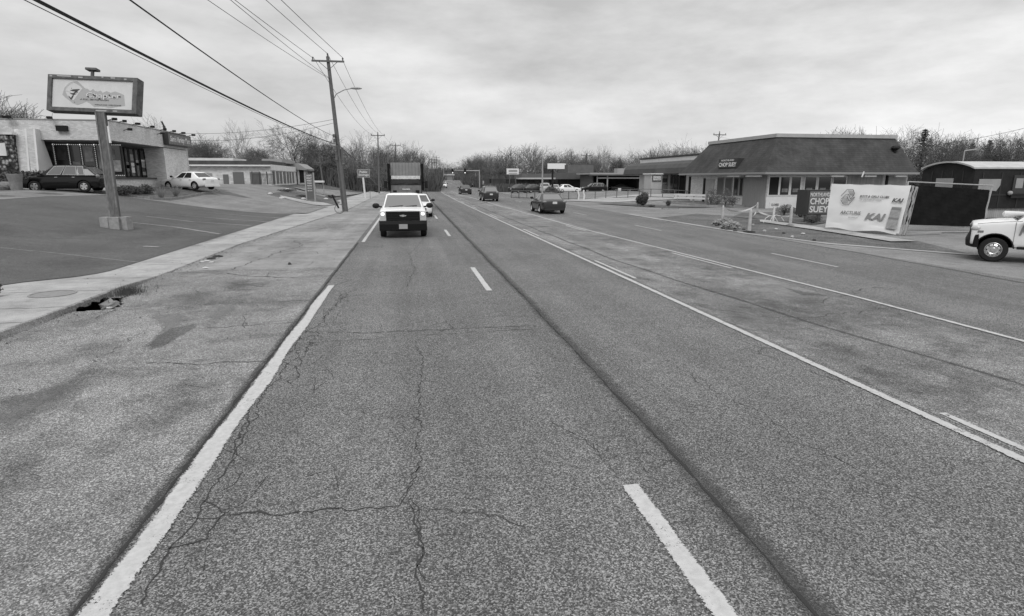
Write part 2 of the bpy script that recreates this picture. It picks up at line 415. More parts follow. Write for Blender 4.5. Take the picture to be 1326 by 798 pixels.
strip(mb, [(-1.9+.012*math.sin(y*1.9), y) for y in frange(-4, 14.3, .3)], [.2+.02*math.sin(y*2.7)-.05*ss((y-12.8)/1.5) for y in frange(-4, 14.3, .3)]); strip(mb, lineY(-1.86, 24.2, 130), .15)
mb.build('edge_line', paint, kind='structure')
mb = MB()
for a, b in ((-3, .6), (.7, 4.25) if 0 else (1.0, 4.22), (13.0, 16.6), (26.1, 29.4), (37.6, 41.2), (50, 53.5), (62, 65.6), (74.5, 78), (87, 90.5), (99, 103), (112, 115.5)): strip(mb, lineY(1.73, a, b, .4), .16 if b < 5 else .15)
mb.build('lane_dash', paint, kind='structure')
mb = MB(); strip(mb, lineY(5.4, -4, 129), .13)
for a, b in ((1.5, 5.1), (14.0, 17.4), (25.5, 29.2), (38, 41.5), (50, 53.6), (62, 66), (75, 78.5), (87, 90.5)): strip(mb, lineY(5.63, a, b), .10)
x2 = lambda Y: np.interp(Y, [0, 7, 11, 15.5, 20.6, 29, 41, 65, 86, 97, 128], [9.45, 9.42, 9.42, 9.2, 9.0, 8.6, 8.55, 8.25, 8.0, 7.7, 7.4])
strip(mb, lineY(x2, -4, 120), .12)
for a, b in ((15.2, 18.8), (27.5, 31), (40, 43.5), (52, 56), (64, 68)): strip(mb, lineY(lambda Y: x2(Y)-.25, a, b), .10)
mb.build('centre_line', paint_y, kind='structure')
mb = MB()
for a, b in ((2.5, 6), (14.9, 18.1), (27.1, 30.6), (39.5, 43), (52, 55.5), (64, 68), (77, 80), (90, 93)): strip(mb, lineY(12.1, a, b), .11)
mb.build('lane_dash', paint2, kind='structure')
mb = MB(); strip(mb, [(4.4+cv(133), 131), (16, 134)], .5); strip(mb, [(-1.6, 136), (7.5, 138.5)], .45); strip(mb, [(9, 128), (9.9, 120), (10.2, 112)], .14)
strip(mb, lineY(6.5, 145, 300, 5), .2)
mb.build('stop_line', paint2, kind='structure')
mb = MB()
strip(mb, [(x+.008*math.sin(y*1.7)+cv(y), y) for y, x in [(yy, np.interp(yy, [0, 5, 12, 23, 60, 120], [2.24, 2.36, 2.4, 2.40, 2.5, 2.6])) for yy in frange(-3, 118, .5)]], [(.30 if y < 8 else .26) for y in frange(-3, 118, .5)], .005)
strip(mb, [(np.interp(y, [0, 5.7, 9.9, 17, 40, 100], [7.9, 7.4, 6.85, 6.3, 6.2, 6.3])+cv(y)+.03*math.sin(y*1.3), y) for y in frange(-3, 100, .6)], .13, .006)
strip(mb, [(np.interp(y, [0, 11.8, 18, 30, 100], [14.3, 14.75, 15.15, 15.2, 15.1])+cv(y)+.03*math.sin(y*1.9), y) for y in frange(-3, 100, .6)], .2, .006)
strip(mb, [(-2.05+.015*math.sin(y*2.3)+random.uniform(-.01, .01), y) for y in frange(-3, 24, .4)], .13, .005)
core = MB()
strip(core, [(np.interp(y, [0, 5, 12, 23, 60, 120], [2.24, 2.36, 2.4, 2.40, 2.5, 2.6])+.008*math.sin(y*1.7)+cv(y)-.03+random.uniform(-.01, .01), y) for y in frange(-3, 60, .12)], [max(.004, random.gauss(.018, .012)) for y in frange(-3, 60, .12)], .007)
strip(core, [(-2.03+random.uniform(-.008, .008), y) for y in frange(-3, 24, .1)], [max(.004, random.gauss(.028, .014)) for y in frange(-3, 24, .1)], .007)
core.build('seam_groove', M('seam_core', .04, .95, spec=.1), kind='structure')
mb.build('tar_seam', tar, kind='structure')
def crack(mb, pts, w=.012, jit=.05, z=.004, step=.12):
    pts = [p for p in pts]; out = []
    for a, b in zip(pts[:-1], pts[1:]):
        L = math.dist(a[:2], b[:2]); k = max(1, int(L/step))
        for i in range(k):
            t = i/k; out.append([a[0]+(b[0]-a[0])*t, a[1]+(b[1]-a[1])*t])
    out.append(list(pts[-1][:2]))
    o2 = []; dx = dy = 0
    for i, p in enumerate(out):
        dx = dx*.75+random.uniform(-jit, jit)*.6; dy = dy*.75+random.uniform(-jit, jit)*.6
        zz = (kh(p[1]) if eL(p[1]) > p[0] else 0)
        o2.append((p[0]+dx, p[1]+dy, zz))
    ww = [max(.12, random.gauss(.9, .5))*w*(.3 if i in (0, len(o2)-1) else 1) for i in range(len(o2))]
    strip(mb, o2, ww, z)
mb = MB()
def pc(l, w=.012, jit=.05): crack(mb, [Gt(*p)[:2] for p in l], w=w, jit=jit*1.7, step=.05 if l[0][1] > 420 else .12)
pc([(180, 790), (215, 712), (250, 680), (262, 650), (300, 600), (322, 560), (318, 530)], w=.010, jit=.02)
pc([(215, 712), (270, 695), (290, 668), (280, 655), (262, 650)], w=.010, jit=.02); pc([(290, 671), (330, 668), (420, 664), (520, 662)], w=.016, jit=.03); pc([(242, 672), (290, 671)], w=.008, jit=.02)
pc([(520, 662), (620, 668), (700, 690)], w=.005, jit=.03)
pc([(547, 797), (545, 740), (540, 690), (530, 640), (545, 600), (540, 545), (548, 480), (540, 440)], w=.009, jit=.03)
pc([(545, 760), (540, 690), (530, 650)], w=.008, jit=.03); pc([(530, 640), (515, 655), (545, 605)], w=.006, jit=.02)
pc([(395, 430), (470, 432), (560, 428), (695, 422)], w=.018, jit=.03); pc([(380, 500), (400, 450), (430, 400), (450, 380)], w=.012, jit=.05)
pc([(390, 480), (365, 470), (385, 440), (372, 425), (400, 418)], w=.012, jit=.05); pc([(395, 432), (420, 415), (440, 385), (520, 380)], w=.012, jit=.04)
pc([(300, 600), (340, 520), (365, 490), (392, 452)], w=.010, jit=.04); pc([(430, 372), (460, 360), (500, 355)], w=.012)
pc([(730, 560), (780, 590), (840, 585), (880, 600)], w=.005, jit=.04); pc([(715, 545), (755, 575), (800, 610)], w=.005, jit=.04)
pc([(900, 402), (980, 430), (1040, 425), (1110, 440)], w=.012, jit=.05); pc([(960, 440), (1010, 470), (1100, 500)], w=.008, jit=.05)
pc([(870, 470), (930, 510), (990, 540), (1060, 590)], w=.005, jit=.05); pc([(1000, 560), (1080, 600), (1150, 640), (1250, 660)], w=.005, jit=.05)
pc([(900, 395), (1000, 415), (1090, 408), (1150, 400)], w=.02, jit=.1); pc([(1050, 395), (1120, 375), (1160, 372)], w=.02, jit=.1)
pc([(550, 308), (530, 330), (536, 350), (528, 372)], w=.014, jit=.04); pc([(490, 345), (560, 342), (640, 340)], w=.012)
# kerbside strip joints
pc([(190, 470), (260, 472), (345, 467)], w=.018, jit=.03); pc([(262, 395), (330, 392), (420, 388)], w=.02, jit=.04); pc([(265, 425), (320, 422), (385, 418)], w=.012, jit=.04)
pc([(220, 353), (290, 355), (330, 358), (385, 361), (440, 356)], w=.035, jit=.05); pc([(290, 352), (345, 333), (390, 318), (380, 312)], w=.03, jit=.08)
pc([(320, 334), (380, 334), (400, 335)], w=.02); pc([(330, 310), (400, 309), (460, 311)], w=.03); pc([(385, 300), (430, 299), (470, 297)], w=.03)
pc([(190, 430), (150, 450), (120, 470)], w=.008, jit=.05); pc([(250, 372), (300, 368), (350, 372)], w=.014, jit=.06)
for _ in range(26):
    y = random.uniform(3.2, 15); x = -1.72+abs(random.gauss(0, .45)); a = random.uniform(0, 3.14); l = random.uniform(.2, .8)
    crack(mb, [(x, y), (x+math.cos(a)*l*.4, y+math.sin(a)*l), (x+math.cos(a+.6)*l*.8, y+math.sin(a+.5)*l*1.5)], w=.003+.0005*y, jit=.035, step=.08)
for _ in range(40):
    y = random.uniform(6, 45); x = random.uniform(-1.5, 14); a = random.gauss(1.57, .9); l = random.uniform(.4, 1.8)
    crack(mb, [(x, y), (x+math.cos(a)*l, y+math.sin(a)*l), (x+math.cos(a+.5)*l*1.8, y+math.sin(a+.4)*l*1.8)], w=.003+.0005*y, jit=.05, step=.1)
for y in (9.2, 22.5, 31, 39, 47, 55): crack(mb, [(-1.8, y), (2.0, y+random.uniform(-.4, .4)), (5.2, y+random.uniform(-.3, .3)), (9, y+random.uniform(-.4, .4))][:random.choice((2, 3, 4))], w=.004+.0007*y, jit=.05)
for _ in range(26):
    y = random.uniform(5, 34); x = random.uniform(-6.2, -2.4); a = random.uniform(0, 3.14); l = random.uniform(.4, 1.5)
    crack(mb, [(x, y), (min(-2.3, x+math.cos(a)*l), y+math.sin(a)*l)], w=.004+.0006*y, jit=.05)
mb.build('road_crack', crackm, kind='structure')
# pavement joints
mb = MB()
for y in [10.9, 12.15, 13.9, 16.1, 18.6, 21.2, 24, 26.9, 30, 33.5, 37, 41, 45, 50, 55, 60, 66, 72]:
    x0 = -9.1 if y < 15 else -8.08
    strip(mb, [(x, y+random.uniform(-.03, .03), kh(y)) for x in frange(x0, eL(y)-.01, .2)], .022, .003)
mb.build('pavement_joint', M('joint_dirt', .07, .9), kind='structure')
# stains and patches
mb = MB()
def blob(mb, l, z=.008):
    p = [Gt(*q)[:2] for q in l]; cx = sum(a for a, b in p)/len(p); cy = sum(b for a, b in p)/len(p)
    b = len(mb.v)
    if mb.uv is None: mb.uv = []
    n = len(p)
    for k, t in ((0, 0), (1, .55), (2, 1)):
        for x, y in p:
            X = cx+(x-cx)*t; Y = cy+(y-cy)*t
            mb.v.append((X, Y, terr(X, Y)+z)); mb.uv.append((.5*(1-t), 0))
    for k in range(2):
        for i in range(n):
            j = (i+1) % n; mb.f.append((b+k*n+i, b+k*n+j, b+(k+1)*n+j, b+(k+1)*n+i)); mb.mi.append(0)
blob(mb, [(195, 395), (240, 376), (290, 378), (310, 390), (270, 402), (215, 404)])
blob(mb, [(280, 372), (310, 360), (350, 366), (335, 376), (295, 380)]); blob(mb, [(-60, 545), (60, 495), (170, 452), (205, 440), (190, 474), (90, 520), (0, 560), (-60, 600)], .007)
blob(mb, [(330, 322), (380, 308), (430, 312), (410, 324), (350, 330)]); blob(mb, [(-80, 640), (0, 590), (90, 560), (60, 620), (-20, 690)])
blob(mb, [(150, 560), (240, 490), (300, 480), (270, 530), (190, 580)], .009); blob(mb, [(940, 400), (1060, 425), (1220, 430), (1180, 395), (1050, 390)]); blob(mb, [(840, 365), (960, 392), (1040, 395), (930, 360)])
blob(mb, [(400, 292), (440, 285), (470, 290), (440, 300), (400, 302)]); blob(mb, [(958, 728), (966, 724), (974, 730), (970, 738), (960, 737)], .01)
blob(mb, [(1150, 460), (1260, 520), (1326, 540), (1326, 500), (1240, 470)], .009)
mb.build('damp_stain', stain, kind='structure')
mb = MB(); blob(mb, [(188, 450), (200, 438), (225, 424), (255, 418), (257, 423), (235, 436), (210, 450), (192, 456)], .01); blob(mb, [(1010, 372), (1040, 378), (1075, 384), (1040, 384)], .01); mb.build('damp_stain', puddle, kind='structure')
mb = MB()
blob(mb, [(-80, 560), (0, 520), (100, 488), (125, 470), (135, 480), (90, 530), (0, 580), (-60, 610)], .006)
blob(mb, [(180, 455), (210, 430), (180, 398), (220, 394), (258, 400), (262, 412), (235, 425), (200, 470)], .006)
blob(mb, [(250, 420), (300, 380), (330, 378), (300, 410), (260, 440)], .006)
mb.build('silt_film', silt, kind='structure')
patch('old_asphalt', gp([(-40, 262), (60, 255), (140, 253), (270, 254), (330, 264), (398, 277), (425, 268), (380, 260), (345, 251), (262, 242), (150, 243), (0, 248), (-40, 250)]), apron_m, .022, sub=4)
mb = MB()
for l in ([(60, 300), (110, 296), (140, 303), (90, 309)], [(180, 300), (240, 296), (260, 303), (200, 308)], [(20, 340), (120, 330), (150, 345), (60, 358)], [(-60, 300), (10, 290), (30, 300), (-20, 318)], [(230, 315), (300, 297), (320, 300), (250, 322)]): blob(mb, l, .03)
mb.build('damp_stain', stain, kind='structure')
mb = MB()
crack(mb, [Gt(*p)[:2] for p in ((0, 308), (80, 312), (170, 306), (260, 312))], w=.03, jit=.06); mb.uv = []; mb.v = []; mb.f = []; mb.mi = []
for l in ([(0, 306), (70, 310), (140, 309)],):
    pts = []
    for a, b in zip(l[:-1], l[1:]):
        for i in range(12):
            x, y, z = Gt(a[0]+(b[0]-a[0])*i/12, a[1]+(b[1]-a[1])*i/12); pts.append((x+random.uniform(-.05, .05), y+random.uniform(-.08, .08), z))
    strip(mb, pts, [random.uniform(.01, .04) for _ in pts], .03)
mb.build('lot_crack', M('lot_crack_tone', .045, .95, spec=.1), kind='structure')
# lot stripes and arrow
mb = MB()
def lstripe(l, w, z=.03):
    pts = []
    for a, b in zip(l[:-1], l[1:]):
        for i in range(9): pts.append((a[0]+(b[0]-a[0])*i/8, a[1]+(b[1]-a[1])*i/8))
    strip(mb, [Gt(*p) for p in pts], w, z)
for l in ([(152, 287), (228, 295), (285, 304)], [(190, 281), (250, 288), (325, 293)], [(203, 277), (300, 285), (348, 288)], [(258, 275), (330, 281), (365, 283)], [(300, 271), (345, 275), (375, 277)], [(0, 322), (80, 330), (180, 341)], [(0, 283), (40, 285)]): lstripe(l, .05 if l[0][0] == 0 else .20)
lstripe([(186, 320), (205, 321)], .25)
mb.build('parking_stripe', lotline, kind='structure')
# ------------------------------------------------------------------ cars
arch_black = M('arch_black', .008, .9, spec=.05)
def fixn(me):
    bm = bmesh.new(); bm.from_mesh(me); bmesh.ops.remove_doubles(bm, verts=bm.verts[:], dist=1e-5); bmesh.ops.recalc_face_normals(bm, faces=bm.faces[:]); bm.to_mesh(me); bm.free()
def crisp(st):
    """extra stations close to the ends so that subdivision keeps them upright"""
    lerp = lambda a, b, t: tuple(a[i]+(b[i]-a[i])*t for i in range(4))
    a, b = st[0], st[-1]; k = lambda p: min(.3, .03/max(.03, abs(p[0][0]-p[1][0])))
    return [a, lerp(a, st[1], k((a, st[1])))]+list(st[1:-1])+[lerp(b, st[-2], k((b, st[-2]))), b]
def arch_cut(body, cuts):
    """open the wheel arches"""
    tmp = []
    bpy.context.view_layer.update(); me = evaluated(body); body.modifiers.clear(); body.data = me; fixn(me)
    for (x, z, r, y0, y1) in cuts:
        c = MB(); c.tube((x, y0, z), (x, y1, z), r, r, 28)
        me = bpy.data.meshes.new('c'); me.from_pydata([tuple(v) for v in c.v], [], c.f); me.materials.append(arch_black); fixn(me)
        o = bpy.data.objects.new('c', me); C.objects.link(o); o.parent = body.parent; tmp.append(o)
        md = body.modifiers.new('b', 'BOOLEAN'); md.operation = 'DIFFERENCE'; md.solver = 'EXACT'; md.object = o
        try: md.material_mode = 'TRANSFER'
        except Exception: pass
    bpy.context.view_layer.update(); me = evaluated(body); body.modifiers.clear(); body.data = me
    for o in tmp: bpy.data.objects.remove(o)
def wheel(t, x, y, r, w, side, style='alloy'):
    tb = MB(); tb.lathe([(r*.60, -w/2), (r*.9, -w/2), (r*.985, -w/2+.03), (r, 0), (r*.985, w/2-.03), (r*.9, w/2), (r*.60, w/2)], (x, y, r), 'Y', 28)
    tb.lathe([(r*.9, -w/2+.02), (0.01, -w/2+.02)], (x, y, r), 'Y', 28) if side > 0 else tb.lathe([(r*.9, w/2-.02), (.01, w/2-.02)], (x, y, r), 'Y', 28)
    wh = tb.build('wheel', rubber, t, world=False, smooth=False)
    rb = MB(); o = y+side*w/2
    rb.lathe([(r*.63, o-side*.01), (r*.57, o-side*.0), (r*.53, o-side*.04)], (x, 0, r), 'Y', 28)
    ns = 5 if style == 'alloy' else 8
    if style == 'steel':
        rb.lathe([(r*.53, o-side*.05), (r*.36, o-side*.02), (r*.3, o-side*.03), (r*.18, o-side*.03), (r*.15, o+side*.0), (.001, o)], (x, 0, r), 'Y', 24)
    else:
        for k in range(ns):
            a = 2*math.pi*k/ns+.3; dx, dz = math.cos(a), math.sin(a); px, pz = -dz, dx
            q = []
            for rr, hw in ((.08, .055), (.55, .05)):
                for s in (-1, 1): q.append((x+dx*rr*r+px*s*hw*(1 if rr < .3 else 1.1), o-side*.02, r+dz*rr*r+pz*s*hw))
            rb.prism([q[0], q[1], q[3], q[2]], (0, -side*.03, 0))
        rb.lathe([(r*.16, o-side*.03), (r*.14, o-side*.005), (.001, o-side*.005)], (x, 0, r), 'Y', 16)
    rim = rb.build('rim', alloy if style == 'alloy' else chrome, wh, world=False)
    db = MB(); db.lathe([(r*.55, o-side*.07), (.001, o-side*.07)], (x, 0, r), 'Y', 20); 
    if style == 'steel':
        for k in range(8):
            a = 2*math.pi*k/8; db.tube((x+r*.42*math.cos(a), o-side*.05, r+r*.42*math.sin(a)), (x+r*.42*math.cos(a), o-side*.02, r+r*.42*math.sin(a)), r*.055, None, 8)
    db.build('dark_backing', black, wh, world=False)  # black disc and plugs stand in for the dark behind the rim
def car(name, label, cat, loc, head, P, paintm, group=None, glass=None, lit=False, fine=True, style='alloy'):
    """P: L W  belt list of stations (x, zb, zt, hw)  gh=(xf0,xf1,xr1,xr0,zbelt,zroof,wb,wr)  wheels=(xf, xr, r)"""
    glass = glass or glass_d
    t = thing(name, label, cat, loc, head, group)
    mb = MB(); rings = []
    for x, zb, zt, hw in crisp(P['st']):
        h = zt-zb
        half = [(.0, zb), (hw*.82, zb), (hw*.95, zb+.05), (hw*.995, zb+.3*h), (hw, zb+.55*h), (hw*.975, zt-.13*h), (hw*.90, zt-.02), (hw*.6, zt+.015), (0, zt+.025)]
        rings.append([(x, y, z) for y, z in half]+[(x, -y, z) for y, z in half[-2:0:-1]])
    mb.loft(rings); body = mb.build('body', [paintm, arch_black], t, world=False)
    sb = body.modifiers.new('s', 'SUBSURF'); sb.levels = 1; sb.render_levels = 1
    xf, xr, r = P['wh']; hw = P['W']/2
    if fine:
        arch_cut(body, [(xf, r, r*1.17, hw-.34, hw+.2), (xf, r, r*1.17, -hw-.2, -hw+.34), (xr, r, r*1.17, hw-.34, hw+.2), (xr, r, r*1.17, -hw-.2, -hw+.34)])
    else:
        bpy.context.view_layer.update(); me = evaluated(body); body.modifiers.clear(); body.data = me
    body.data.polygons.foreach_set('use_smooth', [len(p.vertices) < 5 for p in body.data.polygons])
    xf0, xf1, xr1, xr0, zb, zr, wb, wr = P['gh']
    def hull(tt):
        e = 1-(1-tt)**1.0
        return xf0+(xf1-xf0)*e, xr0+(xr1-xr0)*e, wb+(wr-wb)*tt, zb+(zr-zb)*tt
    rings = []
    for tt, ins in ((-.15, 0), (0, 0), (.5, 0), (.93, 0), (1.0, .10), (1.03, .35)):
        a, b, w, z = hull(tt); a -= ins; b += ins; w -= ins; c = .10; rg = []
        for cx, cy, a0 in ((a-c, w-c, 0), (b+c, w-c, 90), (b+c, -w+c, 180), (a-c, -w+c, 270)):
            for k in range(4):
                an = R(a0+k*30); rg.append((cx+c*math.cos(an), cy+c*math.sin(an), z))
        rings.append([(x_, y_, z_-.13*max(0, tt)*abs((x_-(xf1+xr1)/2)/((xf0-xr0)/2))**2.2) for x_, y_, z_ in rg])
    zc = lambda x_, z_, tt: z_-.13*max(0, tt)*abs((x_-(xf1+xr1)/2)/((xf0-xr0)/2))**2.2
    mb = MB(); mb.loft(rings); roof = mb.build('roof', P.get('roofm', paintm), t, world=False, smooth=True)
    a = .012
    def front(n, xi, sgn, t0, t1, ins):
        m2 = MB(); rg = []
        for tt in (t0, (t0+t1)/2, t1):
            h = hull(tt); x = (h[0] if sgn > 0 else h[1])+sgn*a; w = h[2]-ins
            rg.append([(x-sgn*.05*max(0, abs(s)-.9)*2, w*s, zc(x, h[3], tt)) for s in (-1, -.9, -.5, 0, .5, .9, 1)])
        m2.loft(rg, caps=False, closed=False); return m2.build(n, glass, t, world=False, smooth=True)
    front('windscreen', 0, 1, .03, .9, .07)
    if not P.get('norear'): front('rear_window', 0, -1, P.get('rw', .1), .88, .09)
    for s0, s1, s2, s3 in P['win']:
        for sd in (1, -1):
            q = []
            for s, tt in ((s0, .04), (s1, .86), (s2, .86), (s3, .04)):
                h = hull(tt); xx_ = h[0]*(1-s)+h[1]*s; q.append((xx_, sd*(h[2]+.012), zc(xx_, h[3], tt)-.0))
            m2 = MB(); m2.poly(q); m2.build('side_window', glass, t, world=False)
            if P.get('trim'):
                m3 = MB(); m3.path([q[0], q[1], q[2], q[3], q[0]], .014, 5); m3.build('window_trim', chrome, t, world=False)
    for x in (xf, xr):
        for sd in (1, -1): wheel(t, x, sd*(hw-.12), r, .23, sd, style)
    fx = P['st'][0][0]; rx = P['st'][-1][0]
    for sd in (1, -1):
        m2 = MB(); m2.ball((xf0-.12, sd*(hw+.09), zb+.12), (.07, .13, .09), 8); m2.tube((xf0-.12, sd*(hw-.1), zb+.06), (xf0-.12, sd*(hw+.06), zb+.1), .03)
        m2.build('wing_mirror', P.get('mirm', black), t, world=False, smooth=True)
        y = sd*(hw-.27)
        m2 = MB(); zl = P['hl']; m2.ball((fx-.12, y, zl), (.14, .19, .08), 8); m2.build('headlight', lamp_on if lit else lamp_off, t, world=False, smooth=True)
        m2 = MB(); zl = P['tl']; m2.ball((rx+.10, sd*(hw-.20), zl), (.11, .17, P.get('tlh', .09)), 8); m2.build('tail_light', lamp_red, t, world=False, smooth=True)
    m2 = MB(); m2.box((rx-.0, 0, P.get('pz', P['tl']-.12)), (.03, .32, .16)); m2.build('number_plate', plate_m, t, world=False)
    m2 = MB(); m2.box((fx-.005, 0, P['hl']-.14), (.05, 1.0, .16)); m2.box((fx-.0, 0, P['hl']-.36), (.06, 1.2, .12)); m2.build('grille', black, t, world=False)
    m2 = MB(); m2.box((rx+.02, 0, .34), (.1, P['W']*.8, .14)); m2.build('bumper', P.get('bm', paintm), t, world=False)
    if fine:
        for x in P.get('doors', ()):
            for sd in (1, -1):
                m2 = MB(); m2.box((x, sd*(hw+.0), P['gh'][4]-.14), (.16, .04, .03)); m2.build('door_handle', P.get('hm', black), t, world=False)
    return t
SUV = dict(L=4.7, W=1.84, st=[(2.34, .36, .66, .62), (2.30, .28, .86, .80), (2.1, .22, .98, .88), (1.4, .2, 1.07, .92), (.95, .2, 1.10, .92), (0, .2, 1.10, .92), (-1.2, .2, 1.12, .92), (-1.9, .24, 1.12, .90), (-2.25, .3, 1.08, .85), (-2.33, .38, .95, .76)],
           gh=(1.15, .30, -1.55, -2.22, 1.08, 1.72, .86, .66), wh=(1.43, -1.43, .36), win=[(.14, .10, .40, .38), (.42, .43, .70, .66), (.70, .73, .90, .80)], hl=.86, tl=1.0, tlh=.14, trim=True, doors=(.1, -.9), rw=.15)
SEDAN = dict(L=4.8, W=1.84, st=[(2.38, .36, .58, .62), (2.34, .26, .72, .82), (2.1, .2, .82, .89), (1.3, .18, .93, .92), (.8, .18, .97, .92), (0, .18, .96, .92), (-1.2, .18, .98, .92), (-1.7, .2, 1.02, .91), (-2.2, .26, 1.0, .86), (-2.38, .34, .88, .78)],
             gh=(.98, .10, -1.05, -1.78, .95, 1.45, .84, .62), wh=(1.42, -1.36, .33), win=[(.16, .13, .47, .42), (.46, .51, .86, .74)], hl=.68, tl=.86, doors=(.0, -.95), rw=.08, pz=.72)
HATCH = dict(SUV); HATCH.update(W=1.76, gh=(1.1, .25, -1.6, -2.15, .98, 1.66, .84, .64), tl=.95, pz=.78)
# dark suv on the lot, white saloon by the planter
p = Gt(80, 250)
car('parked_suv', 'black sport utility car parked side-on in front of the string-lit shop windows', 'car', (-22.05, 43.75, terr(-21.5, 43.4)-.02), math.pi, dict(SUV, hm=chrome), blackpaint, glass=glass_m)
car('parked_saloon', 'white four-door saloon parked behind the planter at the end of the brick shop', 'car', (-18.0, 54.2, terr(-18.0, 54.2)+.02), math.atan2(.47, -.88), dict(SEDAN), white_p)
def heading(a, b): return math.atan2(b[1]-a[1], b[0]-a[0])
car('moving_saloon', 'dark grey saloon seen from behind, nearest car driving away in the right lanes', 'car', (10.3+.9-.95, 43.6, .0), R(90), dict(SEDAN, pz=.80), grey_p, glass=glass_m)
car('moving_hatchback', 'dark hatchback driving away on the yellow line ahead of the grey saloon', 'car', (8.55+.45, 67.5, 0), R(90), HATCH, grey_p, glass=glass_m)
car('distant_saloon', 'small dark saloon driving away just before the junction', 'car', (9.05, 96.8, 0), R(90), SEDAN, grey_p, fine=False)
x, y, z = Gt(611, 241.5); car('distant_saloon', 'tiny dark car beyond the junction beside the signal pole', 'car', (x-.3, 158, terr(x, 158)), R(85), SEDAN, grey_p, fine=False)
car('distant_saloon', 'tiny white car beyond the junction left of the dark one', 'car', (Dp(602, 241, 165)[0], 163, terr(14, 163)), R(85), SEDAN, white_p, fine=False)
car('distant_saloon', 'small white car coming down the hill road with its headlights on', 'car', (Dp(573, 242, 150)[0], 150, hill(150)), R(-95), SEDAN, white_p, lit=True, fine=False)
car('following_car', 'white saloon with lit headlights half hidden between the pickup and the big truck', 'car', (.62, 41.5, 0), R(-90), dict(SEDAN, mirm=black), white_p, lit=True)
